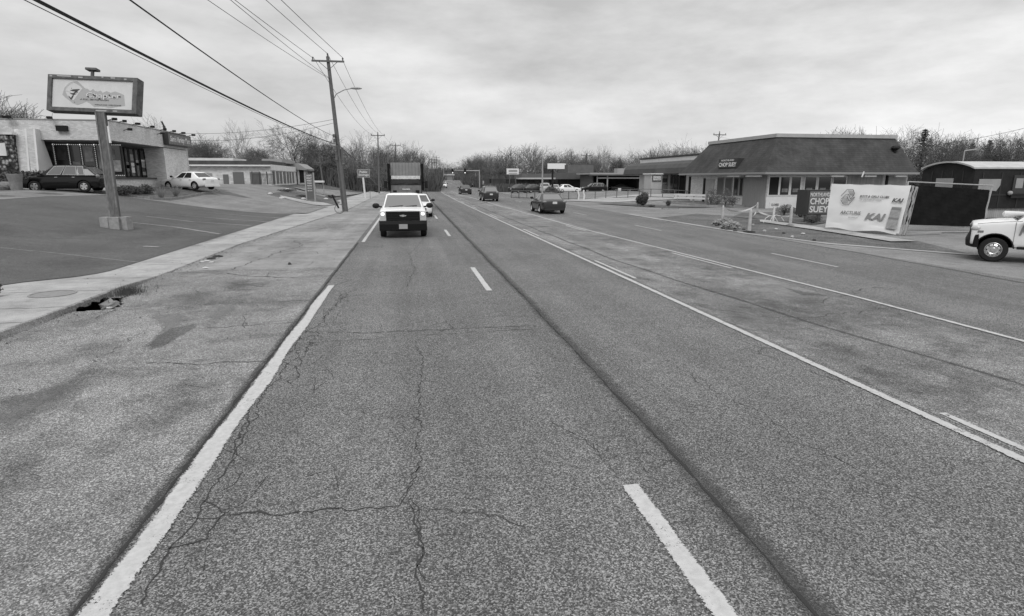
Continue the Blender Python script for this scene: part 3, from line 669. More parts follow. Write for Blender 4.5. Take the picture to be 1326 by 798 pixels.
# ------------------------------------------------------------------ pickups
def pickup(name, label, loc, head, front='work', paintm=white_p, lit=False):
    t = thing(name, label, 'pickup truck', loc, head)
    L2 = 2.75; hw = 1.0
    def prof(st, nme, mats, cuts=()):
        mb = MB(); rings = []
        for x, zb, zt, w in crisp(st):
            h = zt-zb
            half = [(0, zb), (w*.9, zb), (w*.985, zb+.04), (w, zb+.3*h), (w, zb+.62*h), (w*.99, zt-.08*h), (w*.965, zt-.015), (w*.90, zt+.004), (w*.5, zt+.025), (0, zt+.035)]
            rings.append([(x, y, z) for y, z in half]+[(x, -y, z) for y, z in half[-2:0:-1]])
        mb.loft(rings); o = mb.build(nme, mats, t, world=False); s = o.modifiers.new('s', 'SUBSURF'); s.levels = 1
        if cuts: arch_cut(o, cuts)
        o.data.polygons.foreach_set('use_smooth', [len(p.vertices) < 5 for p in o.data.polygons]); return o
    r = .40 if front == 'work' else .37; xf, xr = 1.78, -1.78
    if front == 'work':
        st = [(2.60, .62, 1.14, .93), (2.585, .56, 1.17, .955), (2.45, .45, 1.19, .985), (1.9, .42, 1.21, 1.0), (1.15, .42, 1.23, 1.0), (.5, .42, 1.22, 1.0), (-.55, .42, 1.22, 1.0)]
    else:
        st = [(2.37, .55, 1.09, .90), (2.36, .50, 1.12, .95), (2.28, .45, 1.15, .985), (1.9, .42, 1.21, 1.0), (1.2, .42, 1.27, 1.0), (.5, .42, 1.24, 1.0), (-.55, .42, 1.24, 1.0)]
    prof(st, 'body', [paintm, arch_black], [(xf, r+.02, r*1.27, hw-.4, hw+.2), (xf, r+.02, r*1.27, -hw-.2, -hw+.4)])
    prof([(-.62, .5, 1.25, 1.0), (-.7, .45, 1.26, 1.0), (-1.8, .45, 1.27, 1.0), (-2.55, .48, 1.27, 1.0), (-2.66, .52, 1.25, .98)], 'cargo_bed', [paintm, arch_black], [(xr, r, r*1.2, hw-.4, hw+.2), (xr, r, r*1.2, -hw-.2, -hw+.4)])
    # cab
    sx = 0 if front == 'work' else .24
    def hull(tt): return 1.15+sx-.72*tt, -.62+.12*tt, .90-.17*tt, 1.20+.62*tt
    rings = []
    for tt, ins in ((-.15, 0), (0, 0), (.5, 0), (.93, 0), (1, .08), (1.03, .3)):
        a, b, w, z = hull(tt); a -= ins; b += ins; w -= ins; c = .09; rg = []
        for cx, cy, a0 in ((a-c, w-c, 0), (b+c, w-c, 90), (b+c, -w+c, 180), (a-c, -w+c, 270)):
            for k in range(4):
                an = R(a0+k*30); rg.append((cx+c*math.cos(an), cy+c*math.sin(an), z))
        rings.append(rg)
    MB().loft(rings).build('cab', paintm, t, world=False, smooth=True)
    m2 = MB(); rg = []
    for tt in (.04, .48, .9):
        h = hull(tt); rg.append([(h[0]+.014-.10*max(0, abs(s)-.9), (h[2]-.07)*s, h[3]) for s in (-1, -.9, -.5, 0, .5, .9, 1)])
    ws = m2.loft(rg, caps=False, closed=False).build('windscreen', glass_m, t, world=False, smooth=True)
    m2 = MB()
    for y in (-.42, .42):      # headrests and wheel showing faintly behind the glass
        m2.ball((.86, y, 1.44), (.03, .14, .16), 8)
    h0 = hull(.08)
    m2 = MB()
    for y0, y1 in ((-.62, .0), (-.05, .62)): m2.tube((h0[0]+.03, y0, h0[3]), (h0[0]-.01, y1, h0[3]+.06), .014)
    m2.build('wiper', black, ws, world=False)
    for sd in (1, -1):
        for s0, s1, s2, s3 in ((.08, .06, .62, .62), (.66, .66, .93, .93)):
            q = []
            for s, tt in ((s0, .05), (s1, .86), (s2, .86), (s3, .05)):
                h = hull(tt); q.append((h[0]*(1-s)+h[1]*s, sd*(h[2]+.012), h[3]))
            MB().poly(q).build('side_window', glass_d, t, world=False)
        m2 = MB(); m2.ball((.95+sx*.6, sd*1.19, 1.30), (.08, .16, .12), 10); m2.tube((.98+sx*.6, sd*.92, 1.24), (.98+sx*.6, sd*1.1, 1.28), .035)
        m2.build('wing_mirror', black, t, world=False, smooth=True)
        m2 = MB(); m2.box((-.05, sd*1.005, 1.06), (.2, .04, .05)); m2.build('door_handle', black, t, world=False)
        m2 = MB(); m2.box((1.18+sx*.7, sd*1.0, .86), (.012, .012, .72)); m2.box((-.5, sd*1.0, .86), (.012, .012, .72)); m2.box((.36, sd*1.0, .5), (1.72, .012, .012)); m2.build('door_seam', M('seam_shadow', .12, .8), t, world=False)
        for x in (xf, xr): wheel(t, x, sd*(hw-.13), r, .25, sd, 'steel')
        m2 = MB()
        if front == 'work':
            m2.b2((2.52, sd*.72, .90), (2.612, sd*.955, 1.12)); m2.b2((2.5, sd*.72, .74), (2.606, sd*.955, .885))
            hl = m2.build('headlight', lamp_off, t, world=False)
            if lit: MB().ball((2.605, sd*.84, 1.02), (.03, .085, .075), 10).build('bulb', lamp_on, hl, world=False, smooth=True)
        else:
            m2.ball((2.25, sd*.90, 1.0), (.15, .10, .10), 10); m2.build('headlight', lamp_off, t, world=False, smooth=True)
        m2 = MB(); m2.box((-2.66, sd*.9, 1.05), (.05, .14, .4)); m2.build('tail_light', lamp_red, t, world=False)
    if front != 'work':
        sm_ = M('seam_shadow', .12, .8)
        for sd in (1, -1):
            m2 = MB(); m2.path([(2.25, sd*.945, 1.135), (1.9, sd*.955, 1.19), (1.45, sd*.955, 1.235), (1.2, sd*.955, 1.25)], .007, 5); m2.build('hood_seam', sm_, t, world=False)
            m2 = MB(); rr = r*1.27; m2.path([(xf+rr*math.cos(a), sd*1.003, r+.02+rr*math.sin(a)) for a in [math.pi*(i/14)*.94+.1 for i in range(15)]], .018, 5); m2.build('arch_lip', M('arch_shade_dark', .03, .7, spec=.15), t, world=False)
            MB().b2((2.08, sd*.985, .88), (2.22, sd*1.0, .94)).build('side_marker', lamp_red, t, world=False)
            MB().b2((1.24, sd*.96, .42), (-.55, sd*1.0, .5)).build('sill_trim', black, t, world=False)
    if front == 'work':
        gr = MB(); gr.b2((2.5, -.71, .74), (2.618, .71, 1.13)); go = gr.build('grille', M('grille_black', .010, .7, spec=.15), t, world=False)
        m2 = MB()
        for z in (.80, .87, .94, 1.01, 1.08): m2.box((2.622, 0, z), (.02, 1.38, .012))
        m2.build('slats', M('grille_slat', .03, .5, spec=.2), go, world=False)
        e = MB(); w = .15; hgt = .05
        e.prism([(2.635, -w, .97), (2.635, -.055, .97), (2.635, -.055, .99), (2.635, .055, .99), (2.635, .055, .97), (2.635, w, .97), (2.635, w-.03, .925), (2.635, .055, .925), (2.635, .055, .905), (2.635, -.055, .905), (2.635, -.055, .925), (2.635, -w+.03, .925)], (.015, 0, 0))
        e.build('emblem', chrome, go, world=False)
        b = MB(); b.loft([[(x, y, z) for x, y, z in ((2.50, s, .30), (2.72 if abs(s) < .8 else 2.66, s, .34), (2.74 if abs(s) < .8 else 2.68, s, .60), (2.66 if abs(s) < .8 else 2.62, s, .735), (2.48, s, .735))] for s in (-1.0, -.75, -.3, .3, .75, 1.0)])
        bo = b.build('bumper', M('black_bumper', .010, .7, spec=.15), t, world=False)
        pl = MB(); pl.box((2.75, 0, .50), (.02, .36, .2)); pl.build('number_plate', M('dull_plate', .30, .5), t, world=False)
    else:
        b = MB(); b.loft([[(x, y, z) for x, y, z in ((2.15, s, .42), (2.46-abs(s)**3*.2, s, .42), (2.48-abs(s)**3*.2, s, .62), (2.41-abs(s)**3*.15, s, .80), (2.18, s, .82))] for s in (-1.03, -.85, -.45, 0, .45, .85, 1.03)])
        b.build('bumper', M('black_bumper', .010, .7, spec=.15), t, world=False, smooth=False)
        MB().b2((2.3, -.6, .80), (2.39, .6, 1.04)).build('grille', black, t, world=False)
    return t
pickup('pickup_truck', 'white pickup with black grille and bumper coming towards the viewer', (-.26, 28.25, 0), R(-90), 'work', lit=True)
hx, hy = -.69, .724
xw, yw, zw = Gt(1285, 341)
hd = math.atan2(hy, hx); lx, ly = -hy, hx      # left of heading
# put the front left wheel where the photo has it
ox = xw-(hx*1.78+lx*.87); oy = yw-(hy*1.78+ly*.87)
tr = pickup('pickup_truck', 'white pickup at the right edge with lettering on its door', (ox+.28, oy+.30, 0.0), hd, 'round')
tmat = M('grey_lettering', .22, .6)
text('lettering', 'KAI', (.94, 1.012, .99), (-1, 0, 0), (0, 0, 1), .30, tmat, tr, width=.62, world=False, shear=.25, bold=.02)
MB().lathe([(.001, -.42), (.06, -.36), (.08, 0), (.09, .35), (.001, .40)], (0, 0, 0), 'Y', 16).build('rolled_sheet', whitep, None, label='white rolled sheet lying on the hood of the right-hand pickup', cat='roll')
ro = C.objects['rolled_sheet']; ro.location = (ox+.28+hx*1.25+lx*.25, oy+.35+hy*1.25+ly*.25, 1.43); ro.rotation_euler = (0, R(-4), hd-R(90)+R(8))
# ------------------------------------------------------------------ refuse truck facing the camera
t = thing('refuse_truck', 'large dark front-loading refuse truck behind the white pickup, raised forks over its cab', 'truck', (-.15, 50.5, 0), R(-90))
tp = M('truck_paint', .03, .45, sc=2, amp=.3); tp2 = M('truck_panel', .085, .5, sc=2, amp=.2)
MB().b2((1.0, -1.22, .55), (3.3, 1.22, 2.72)).build('cab', tp, t, world=False)
MB().b2((-6, -1.24, 1.0), (.85, 1.24, 3.35)).build('body', tp2, t, world=False)
m = MB(); m.add([(3.3, -1.16, 2.62), (3.3, 1.16, 2.62), (1.7, 1.16, 3.72), (1.7, -1.16, 3.72), (3.3, -1.16, 2.52), (3.3, 1.16, 2.52), (1.5, 1.16, 2.62), (1.5, -1.16, 2.62)], [(0, 1, 2, 3), (4, 7, 6, 5), (0, 4, 5, 1), (2, 6, 7, 3), (1, 5, 6, 2), (0, 3, 7, 4)]); m.build('hopper_shield', tp2, t, world=False)
MB().b2((3.3, -1.1, 2.44), (3.40, 1.1, 2.70)).build('marker_panel', M('dull_white', .55, .6, sc=5, amp=.3), t, world=False)
MB().b2((3.3, -1.05, 2.02), (3.34, 1.05, 2.42)).build('windscreen', glass_d, t, world=False)
MB().b2((3.3, -1.15, 1.3), (3.42, 1.15, 1.97)).build('front_panel', M('truck_front', .15, .4, sc=3, amp=.3), t, world=False)
MB().b2((3.3, -1.22, .7), (3.6, 1.22, 1.15)).build('bumper', M('bumper_grey', .10, .5), t, world=False)
m = MB()
for z in (1.18, 1.22): m.b2((3.42, -.5, z), (3.45, .5, z+.04))
m.build('grille', chrome, t, world=False)
m = MB()
for k in range(-4, 5): m.box((2.5, k*.25, 3.18), (1.9, .02, .04), 0, Matrix.Rotation(.602, 3, 'Y'))
m.build('shield_rib', tp, t, world=False)
for k in (-.9, -.3, .3, .9): MB().b2((3.42, k-.05, 2.46), (3.46, k+.05, 2.52)).build('marker_lamp', M('marker_lamp_glass', .6, .3), t, world=False)
for a_, b_ in ((-.9, -.1), (.1, .9)): MB().tube((3.36, a_, 2.06), (3.37, b_, 2.14), .02).build('wiper', black, t, world=False)
for k in (-1.0, .72): MB().b2((3.42, k, 1.35), (3.45, k+.28, 1.6)).build('vent', black, t, world=False)
MB().b2((3.42, -.3, 1.62), (3.45, .3, 1.72)).build('badge', chrome, t, world=False)
m = MB(); m.path([(3.45, -.5, .95), (3.62, -.3, .8), (3.62, .3, .8), (3.45, .5, .95)], .04, 6); m.build('tow_bar', chrome, t, world=False)
for s in (1, -1):
    m = MB(); m.b2((3.3, s*1.28-.09, 1.6), (3.55, s*1.28+.09, 3.35)); m.b2((3.5, s*1.28-.09, 3.3), (.2, s*1.28+.09, 3.6)); m.b2((2.6, s*1.3-.06, 2.2), (4.1, s*1.3+.06, 2.42)); m.build('lift_arm', M('arm_black', .012, .7, spec=.1), t, world=False)
    MB().b2((3.36, s*.95-.12, 1.02), (3.46, s*.95+.12, 1.2)).build('headlight', lamp_on, t, world=False)
    m = MB(); m.b2((3.35, s*1.55-.12, 1.75), (3.45, s*1.55+.12, 2.3)); m.tube((3.2, s*1.2, 2.2), (3.4, s*1.5, 2.2), .03); m.build('wing_mirror', black, t, world=False)
    for x in (2.5, -3.2, -4.6): wheel(t, x, s*1.05, .5, .32, s, 'steel')
# ------------------------------------------------------------------ pylon sign on the lot
bx, by, bz = Gt(152, 296)
Dn = by*fw[1]/1+bx*fw[0]   # rough depth
Dsg = bx*fw[0]+by*fw[1]+(bz-HC)*fw[2]
t = thing('pylon_sign', 'framed rectangular shop sign on one steel post with peeling pale logo panel', 'sign', (bx, by, bz))
top = Vector(Dp(131, 146, Dsg)); tt2 = Vector(Dp(123, 90, Dsg))
bs = Vector((bx, by, bz+.3)); ax = (top-bs).normalized()
vx = Vector((math.cos(R(-8)), math.sin(R(-8)), 0))
m = MB()
q = [bs+vx*a+Vector((0, b, 0)) for a, b in ((-.17, -.12), (.17, -.12), (.17, .12), (-.17, .12))]
m.loft([q, [p+(top-bs) for p in q]]); po = m.build('post', M('rusty_post', .09, .8, sc=3, amp=.45, stretch=(4, 4, .6)), t)
m = MB()
for k in (-1, 1): m.loft([[bs+vx*(a+k*.17)+Vector((0, b-.13, -.25)) for a, b in ((-.03, -.04), (.03, -.04), (.03, .04), (-.03, .04))], [top+vx*(a+k*.17)+Vector((0, b-.13, 0)) for a, b in ((-.03, -.04), (.03, -.04), (.03, .04), (-.03, .04))]])
m.build('post_flange', M('post_edge', .13, .7, sc=3, amp=.4), po)
m = MB(); cc = bs+(top-bs)*.72+vx*.235+Vector((0, -.05, 0)); m.loft([[cc+vx*a+Vector((0, b, 0)) for a, b in ((-.04, -.04), (.04, -.04), (.04, .04), (-.04, .04))], [cc+ax*.75+vx*a+Vector((0, b, 0)) for a, b in ((-.04, -.04), (.04, -.04), (.04, .04), (-.04, .04))]]); m.build('meter_box', whitep, t)
m = MB()
for a, b, s in ((-.33, -.1, .36), (.06, -.22, .38), (.40, -.05, .32)): m.box((bx+a, by+b, bz+.22), (s, .42, .56), rz=random.uniform(-.2, .2))
m.box((bx, by+.25, bz+.18), (.8, .4, .5)); m.build('footing', M('footing_concrete', .27, .9, sc=5, amp=.25, bump=.5), t)
# cabinet, built in the plane facing the camera road, slightly turned
A = Vector(Dp(62, 96, Dsg)); B = Vector(Dp(178, 101, Dsg-.0)); Cc = Vector(Dp(68.5, 142, Dsg)); 
u = (B-A); W_ = u.length; u.normalize(); v = (A-Cc); H_ = v.length; v = (v-u*v.dot(u)).normalized(); nn = u.cross(v)   # nn toward camera
if nn.y > 0: nn = -nn
Av = A
def S(a, b, c=0): return Av+u*(a*W_)-v*(b*H_)+nn*c
m = MB(); fr = .055*W_/2
def bar(m, a0, a1, b0, b1, c0, c1): m.loft([[S(a0, b0, c0), S(a1, b0, c0), S(a1, b1, c0), S(a0, b1, c0)], [S(a0, b0, c1), S(a1, b0, c1), S(a1, b1, c1), S(a0, b1, c1)]])
frm = M('sign_frame', .085, .7, sc=5, amp=.5)
bar(m, 0, 1, 0, .095, -.45, 0); bar(m, 0, 1, .90, 1, -.45, 0); bar(m, 0, .045, .095, .90, -.45, 0); bar(m, .95, 1, .095, .90, -.45, 0)
cab = m.build('cabinet', frm, t)
m = MB(); bar(m, .045, .95, .095, .90, -.12, -.07); face = m.build('sign_face', M('sign_face', .52, .5, sc=2, amp=.06), t)
m = MB()
for a, b, w in ((.02, .04, .03), (.10, .03, .16), (.34, .05, .05), (.60, .02, .02), (.70, .03, .05), (.85, .05, .03), (.55, .955, .12), (.74, .95, .05)): bar(m, a, a+w, b-.015, b+.02, .0, .004)
m.build('paint_chip', M('chipped', .33, .8), cab)
def sp(l): return [S(.045+.905*(a/1000), .095+.805*(b/400), -.066) for a, b in l]
def poly_part(l, nme, mat, c=0, par=face):
    m = MB(); pts = [p+nn*c for p in sp(l)]; m.prism(pts, nn*-.004)
    o = m.build(nme, mat, par); return o
# traced from the photo: panel spans x 150..1095, y 180..540 in the zoom
def tz(l): return [((x-150-(y-180)*.14)*1000/945, (y-185)*400/335) for x, y in l]
poly_part(tz([(395, 210), (440, 205), (550, 290), (575, 290), (610, 315), (640, 290), (665, 312), (700, 318), (730, 305), (760, 330), (800, 308), (850, 325), (900, 308), (960, 325), (1010, 345), (1045, 470), (960, 485), (880, 505), (820, 495), (760, 490), (690, 500), (640, 465), (590, 440), (530, 470), (490, 485), (430, 465), (380, 430), (330, 400), (295, 370), (305, 290), (345, 235)]), 'logo_patch', M('faded_print', .33, .6))
poly_part(tz([(350, 262), (400, 225), (480, 262), (515, 290), (480, 350), (440, 430), (390, 420), (330, 345), (320, 310)]), 'logo_shield', M('pale_print', .50, .6), .004)
poly_part(tz([(335, 250), (395, 218), (410, 224), (345, 262), (325, 320), (390, 335), (388, 345), (312, 330)]), 'logo_shield', M('faded_print2', .40, .6), .006)
dk = M('dark_print', .03, .6)
poly_part(tz([(375, 318), (410, 305), (488, 298), (484, 306), (462, 325), (474, 338), (445, 345), (440, 358), (464, 350), (450, 362), (430, 372), (425, 404), (410, 428), (385, 408), (366, 380), (375, 384), (402, 404), (412, 380), (420, 370), (388, 358), (380, 350), (420, 348), (436, 330), (400, 326)]), 'logo_glyph', dk, .008)
poly_part(tz([(383, 288), (395, 291), (389, 300)]), 'logo_glyph', dk, .008); poly_part(tz([(445, 448), (458, 452), (450, 460)]), 'logo_glyph', dk, .008)
def S2(x, y, c):
    a, b = tz([(x, y)])[0]; return S(.045+.905*(a/1000), .095+.805*(b/400), c)
k = W_*.905/945
text('lettering', 'Chapter', S2(775, 372, -.055), u, v, 75*k*1.02, M('pale_letter', .56, .5), face, width=400*k)
m = MB()
for x, y in ((600, 382), (660, 360), (675, 370), (736, 402), (795, 370), (845, 357), (903, 380), (965, 368)):
    p = S2(x, y, -.046); m = MB(); m.prism([p+u*a*k+v*b*k for a, b in ((-13, 3), (6, 10), (12, -5), (-3, -9))], nn*.004); m.build('letter_shade_fleck', dk, face)  # dark flecks put the shading of the letters into colour
text('lettering', 'A FULL SERVICE SALON', S2(680, 414, -.055), u, v, 17*k, M('mid_print', .16, .6), face, width=330*k)
text('lettering', 'WALK-INS WELCOME', S2(845, 470, -.055), u, v, 13*k, M('mid_print', .16, .6), face, width=310*k)
# side end of the cabinet is visible: add bright edge; spigot and flat cap on top
m = MB(); pt = S(.46, 0, -.2); m.tube(pt, pt+v*.30, .075, .07, 8); pt2 = pt+v*.30; m.loft([[pt2+u*a+nn*b for a, b in ((-.24, -.14), (.24, -.14), (.24, .14), (-.24, .14))], [pt2+v*.09+u*a+nn*b for a, b in ((-.24, -.14), (.24, -.14), (.24, .14), (-.24, .14))]]); m.build('post_cap', frm, t)
# ------------------------------------------------------------------ utility poles and wires
def upole(label, px, py, top_px, top_py, arms=((0, 2.3),), lamp=False, r=.16, D=None, lean=True, group='utility poles along the road', arm_rz=0, base=None, name='utility_pole'):
    if base: x, y, z = base
    else: x, y, z = Gt(px, py)
    Dd = x*fw[0]+y*fw[1]+(z-HC)*fw[2]
    tpnt = Vector(Dp(top_px, top_py, Dd)); 
    # keep it at the same road distance
    dlt = tpnt.y-y; H = tpnt.z-z; tx = tpnt.x if lean else x
    t = thing(name, label, 'utility pole', (x, y, z), 0, group)
    m = MB(); m.tube((x, y, z-.3), (tx, y, z+H), r, r*.62, 10); m.build('post', wood_pole, t)
    for dz, w in arms:
        f = (H-.35-dz)/H; cx = x+(tx-x)*f; cz = z+H-.35-dz
        m = MB(); m.box((cx, y-.16, cz), (w, .10, .12), arm_rz); m.build('crossarm', wood_pole, t)
        for s in (-1, 1):
            m = MB(); m.tube((cx+s*w*.28, y-.14, cz-.05), (cx, y-.14, cz-.6), .02); m.build('brace', steel_dk, t)
            m = MB(); m.lathe([(.02, 0), (.06, .06), (.04, .1), (.07, .16), (.02, .22)], (cx+s*(w/2-.1), y-.16, cz+.06), 'Z', 8, True); m.build('insulator', steel_dk, t)
    m = MB(); m.lathe([(.02, 0), (.06, .06), (.04, .1), (.07, .16), (.02, .24)], (tx, y, z+H), 'Z', 8, True); m.build('insulator', steel_dk, t)
    return t, (x, y, z), (tx, y, z+H), H
P1, b1, t1, H1 = upole('leaning wooden utility pole with street lamp arm, nearest on the left pavement', 448, 274, 430, 82, lamp=True, r=.19)
xx, yy, zz = b1
def onp(f): return (b1[0]+(t1[0]-b1[0])*f, b1[1], b1[2]+H1*f)
fz = lambda px, py: (Dp(px, py, 44.2)[2]-b1[2])/H1
lp = onp(fz(437, 124)); 
m = MB(); pts = [(lp[0]+a, lp[1]-a*.3, lp[2]+b) for a, b in ((.1, -.35), (.3, 0), (.9, .28), (1.5, .38))]; m.path(pts, .035, 8)
la = m.build('lamp_arm', steel, P1); m = MB(); e = pts[-1]; m.ball((e[0]+.3, e[1]-.08, e[2]-.0), (.42, .14, .09), 10); m.build('lamp_head', steel, la, smooth=True)
m = MB()
for f, s in ((.47, .3), (.5, .25), (.36, .35), (.42, .3)): p = onp(f); m.box((p[0]-.2, p[1]-.2, p[2]), (.18, .18, s))
m.tube((b1[0]-.2, b1[1]-.22, b1[2]), (b1[0]-.2+(t1[0]-b1[0])*.4, b1[1]-.22, b1[2]+H1*.4), .045); p = onp(.38); m.box((p[0]+.24, p[1]-.1, p[2]), (.16, .2, .9))
m.build('conduit', steel_dk, P1)
upole('slim wooden utility pole beside the roofed sign, second along the left pavement', 491, 250.5, 490, 174, r=.15)
upole('wooden utility pole just left of the refuse truck, third along the left pavement', 511, 246, 512.5, 187, r=.15, group='utility poles along the road')
for i, (px, ty, D_) in enumerate(((559, 205, 190), (562, 206, 205), (565, 203, 215), (548, 214, 230))):
    x, y, z = Dp(px, 240, D_); z = terr(x, y)
    upole('distant thin utility pole in the cluster left of the hill road', 0, 0, px, ty, ((0, 2.2), (1.0, 2.2)), base=(x, y, z), r=.16, group='distant poles left of the hill road')
x, y, z = Gt(419, 243); upole('short weathered pole rising out of the bare trees behind the striped verge', 0, 0, 415, 207, ((.2, 1.6),), base=(x, y, z), r=.15)
x, y, z = Dp(922, 240, 95); upole('utility pole standing behind the shingled roof', 0, 0, 924, 173, ((0, 2.2),), base=(x, y, terr(x, y)), r=.15)
x, y, z = Dp(757, 240, 150); upole('utility pole rising behind the low strip building', 0, 0, 757, 200, ((0, 3.0),), base=(x, y, terr(x, y)), r=.22)
def mpole(label, px, py, ty, r=.09, name='metal_pole', base=None, mat=steel):
    x, y, z = base or Gt(px, py); Dd = x*fw[0]+y*fw[1]+(z-HC)*fw[2]; H = Dp(px, ty, Dd)[2]-z
    m = MB(); m.tube((x, y, z), (x, y, z+H), r, r*.7, 8); o = m.build(name, mat, label=label, cat='pole'); return x, y, z+H
x, y, z = mpole('pale metal lamp pole standing behind the parked cars left of the blank sign', 702, 262, 203, .10)
x, y, z = mpole('grey metal pole behind the railcar roof', 1242, 240, 196, .08, base=(Dp(1242, 240, 62)[0], Dp(1242, 240, 62)[1], 0))
MB().tube((x, y, z), (x+1.4, y, z+.15), .06).build('lamp_bracket', steel, C.objects['metal_pole.001'])
def wire(label, a, b, sag, r=.018, n=26, grp='overhead wires'):
    m = MB(); a = Vector(a); b = Vector(b)
    pts = [a+(b-a)*(i/n)-Vector((0, 0, 4*sag*(i/n)*(1-i/n))) for i in range(n+1)]
    rings = []
    for p in pts: rings.append([(p.x+r*math.cos(k*2.094), p.y, p.z+r*math.sin(k*2.094)) for k in range(3)])
    m.loft(rings); o = m.build('overhead_wire', wire_m, label=label, cat='wire', group=grp); return o
zt = t1[2]; tX = t1[0]; Yp = b1[1]
wire('top wire from the left end of the crossarm towards the viewer', (tX-1.1, Yp-.16, zt-.1), (-12.1, -21, 11.2), .5)
wire('top wire from the very tip of the leaning pole towards the viewer', (tX, Yp, zt+.2), (-11, -21, 11.7), .5)
wire('top wire from the right end of the crossarm towards the viewer', (tX+1.1, Yp-.16, zt-.1), (-9.9, -21, 11.2), .5)
wire('upper of two thin side wires meeting the pole just below its crossarm', (tX+.05, Yp, zt-1.5), (-8.2, -21, 9.8), .8, .014)
wire('lower of two thin side wires meeting the pole just below its crossarm', (tX+.05, Yp, zt-1.55), (-10.4, -21, 9.6), .8, .014)
c5 = onp((Dp(437, 187, 44.2)[2])/H1); c6 = onp((Dp(437, 178, 44.2)[2])/H1)
wire('thick black cable sloping from the top left corner down to the pole', c5, (-3.3, -21, 5.1), .6, .028)
wire('thin messenger wire running just under the thick black cable', (c5[0], c5[1], c5[2]-.05), (-3.30, -21, 5.03), .61, .007)
wire('single middle wire sloping down to the pole above the thick cable', c6, (-3.0, -21, 6.2), .8, .016)
P2 = (-4.9, 112, 8.6)
for a, z2, lb in ((-1.0, 0, 'left crossarm'), (0, .3, 'pole tip'), (1.0, 0, 'right crossarm')): wire('wire between the first two poles from the %s' % lb, (tX+a, Yp, zt-.1+z2), (-5.1+a, 112, 10.2+z2), .9, .016)
wire('communication cable between the first two poles seen against the trees', (c5[0], c5[1]+.1, c5[2]), (-4.9, 112, 4.6), .9, .03)
for a, lb in ((-1, 'left'), (1, 'right')): wire('wire running on from the second pole to the third, %s side' % lb, (-5.1+a, 112, 10.2), (-3.2+a, 143, 9.6), .4, .016)
c7 = onp((Dp(436, 155, 44.2)[2])/H1)
wire('upper service wire from the pole to the corner of the brick shop', c7, (-20.2, 60, 6.5), .35, .014)
wire('lower service wire from the pole to the corner of the brick shop', (c7[0], c7[1], c7[2]-.25), (-20.2, 59.5, 5.9), .5, .014)
a = Dp(1400, 147, 40); b = Dp(1180, 191, 58); wire('single wire crossing the sky behind the railcar at the right', a, b, .35, .016)
a = Dp(956, 176, 93); wire('thin wire leading right from the pole behind the shingled roof', Dp(924, 175, 95), Dp(990, 184, 90), .3, .012)
# wire ring and rod at the foot of the pole
m = MB(); x, y, z = Gt(440, 277); m.path([(x+.33*math.cos(a), y, z+.36+.33*math.sin(a)) for a in [i*math.pi/12 for i in range(25)]], .025, 6)
t = thing('bent_wheel_rack', 'bare wheel ring with a dark bent rod leaning at the foot of the leaning pole', 'junk', (x, y, z)); m.build('ring', steel_dk, t)
MB().path([(x-.05, y, z+.4), (x-.35, y, z+1.1), (x-.45, y, z+1.35)], .07, 6).build('rod', black, t)
# ------------------------------------------------------------------ left brick shop
X0, YA, ZT = -20.0, 46.0, 6.35
gz = 1.72
t = thing('brick_shop', 'long pale brick shop with recessed windows, deep parapet and lights along its roof edge', 'building', (-24, 52, gz))
m = MB(); m.b2((-40, YA, 5.05), (X0, YA+.3, ZT)); m.b2((X0-.3, YA+.3, 5.05), (X0, 60.2, ZT)); m.b2((-40, 60.2, 1.2), (X0, 60.5, ZT)); m.build('parapet', brick, t)
m = MB(); m.b2((-40, YA+.3, 4.98), (X0-.3, 60.2, 5.3)); m.build('soffit', M('soffit', .16, .8), t)
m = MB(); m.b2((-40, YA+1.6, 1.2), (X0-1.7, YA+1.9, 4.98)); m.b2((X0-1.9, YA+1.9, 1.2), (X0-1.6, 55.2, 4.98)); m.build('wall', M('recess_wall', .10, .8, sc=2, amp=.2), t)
m = MB(); m.b2((X0-1.6, 55.0, 1.2), (X0-.02, 60.2, 5.0)); m.build('brick_pier', brick_w, t)
m = MB(); m.b2((-30, YA+.9, 1.2), (X0-.9, YA+1.6, 2.55)); m.b2((X0-1.6, YA+1.6, 1.2), (X0-.9, 55.0, 2.45)); m.build('low_wall', brick, t)
m = MB(); m.b2((-30, YA-.02+.85, 2.55), (X0-.8, YA+1.6, 2.66)); m.b2((X0-1.6, YA+1.6, 2.45), (X0-.8, 55.0, 2.56)); m.build('sill', M('dark_sill', .06, .7), t)
m = MB(); m.b2((-40, YA-.04, ZT), (X0+.04, YA+.34, ZT+.06)); m.b2((X0-.34, YA+.34, ZT), (X0+.04, 60.5, ZT+.06)); m.build('coping', greyw, t)
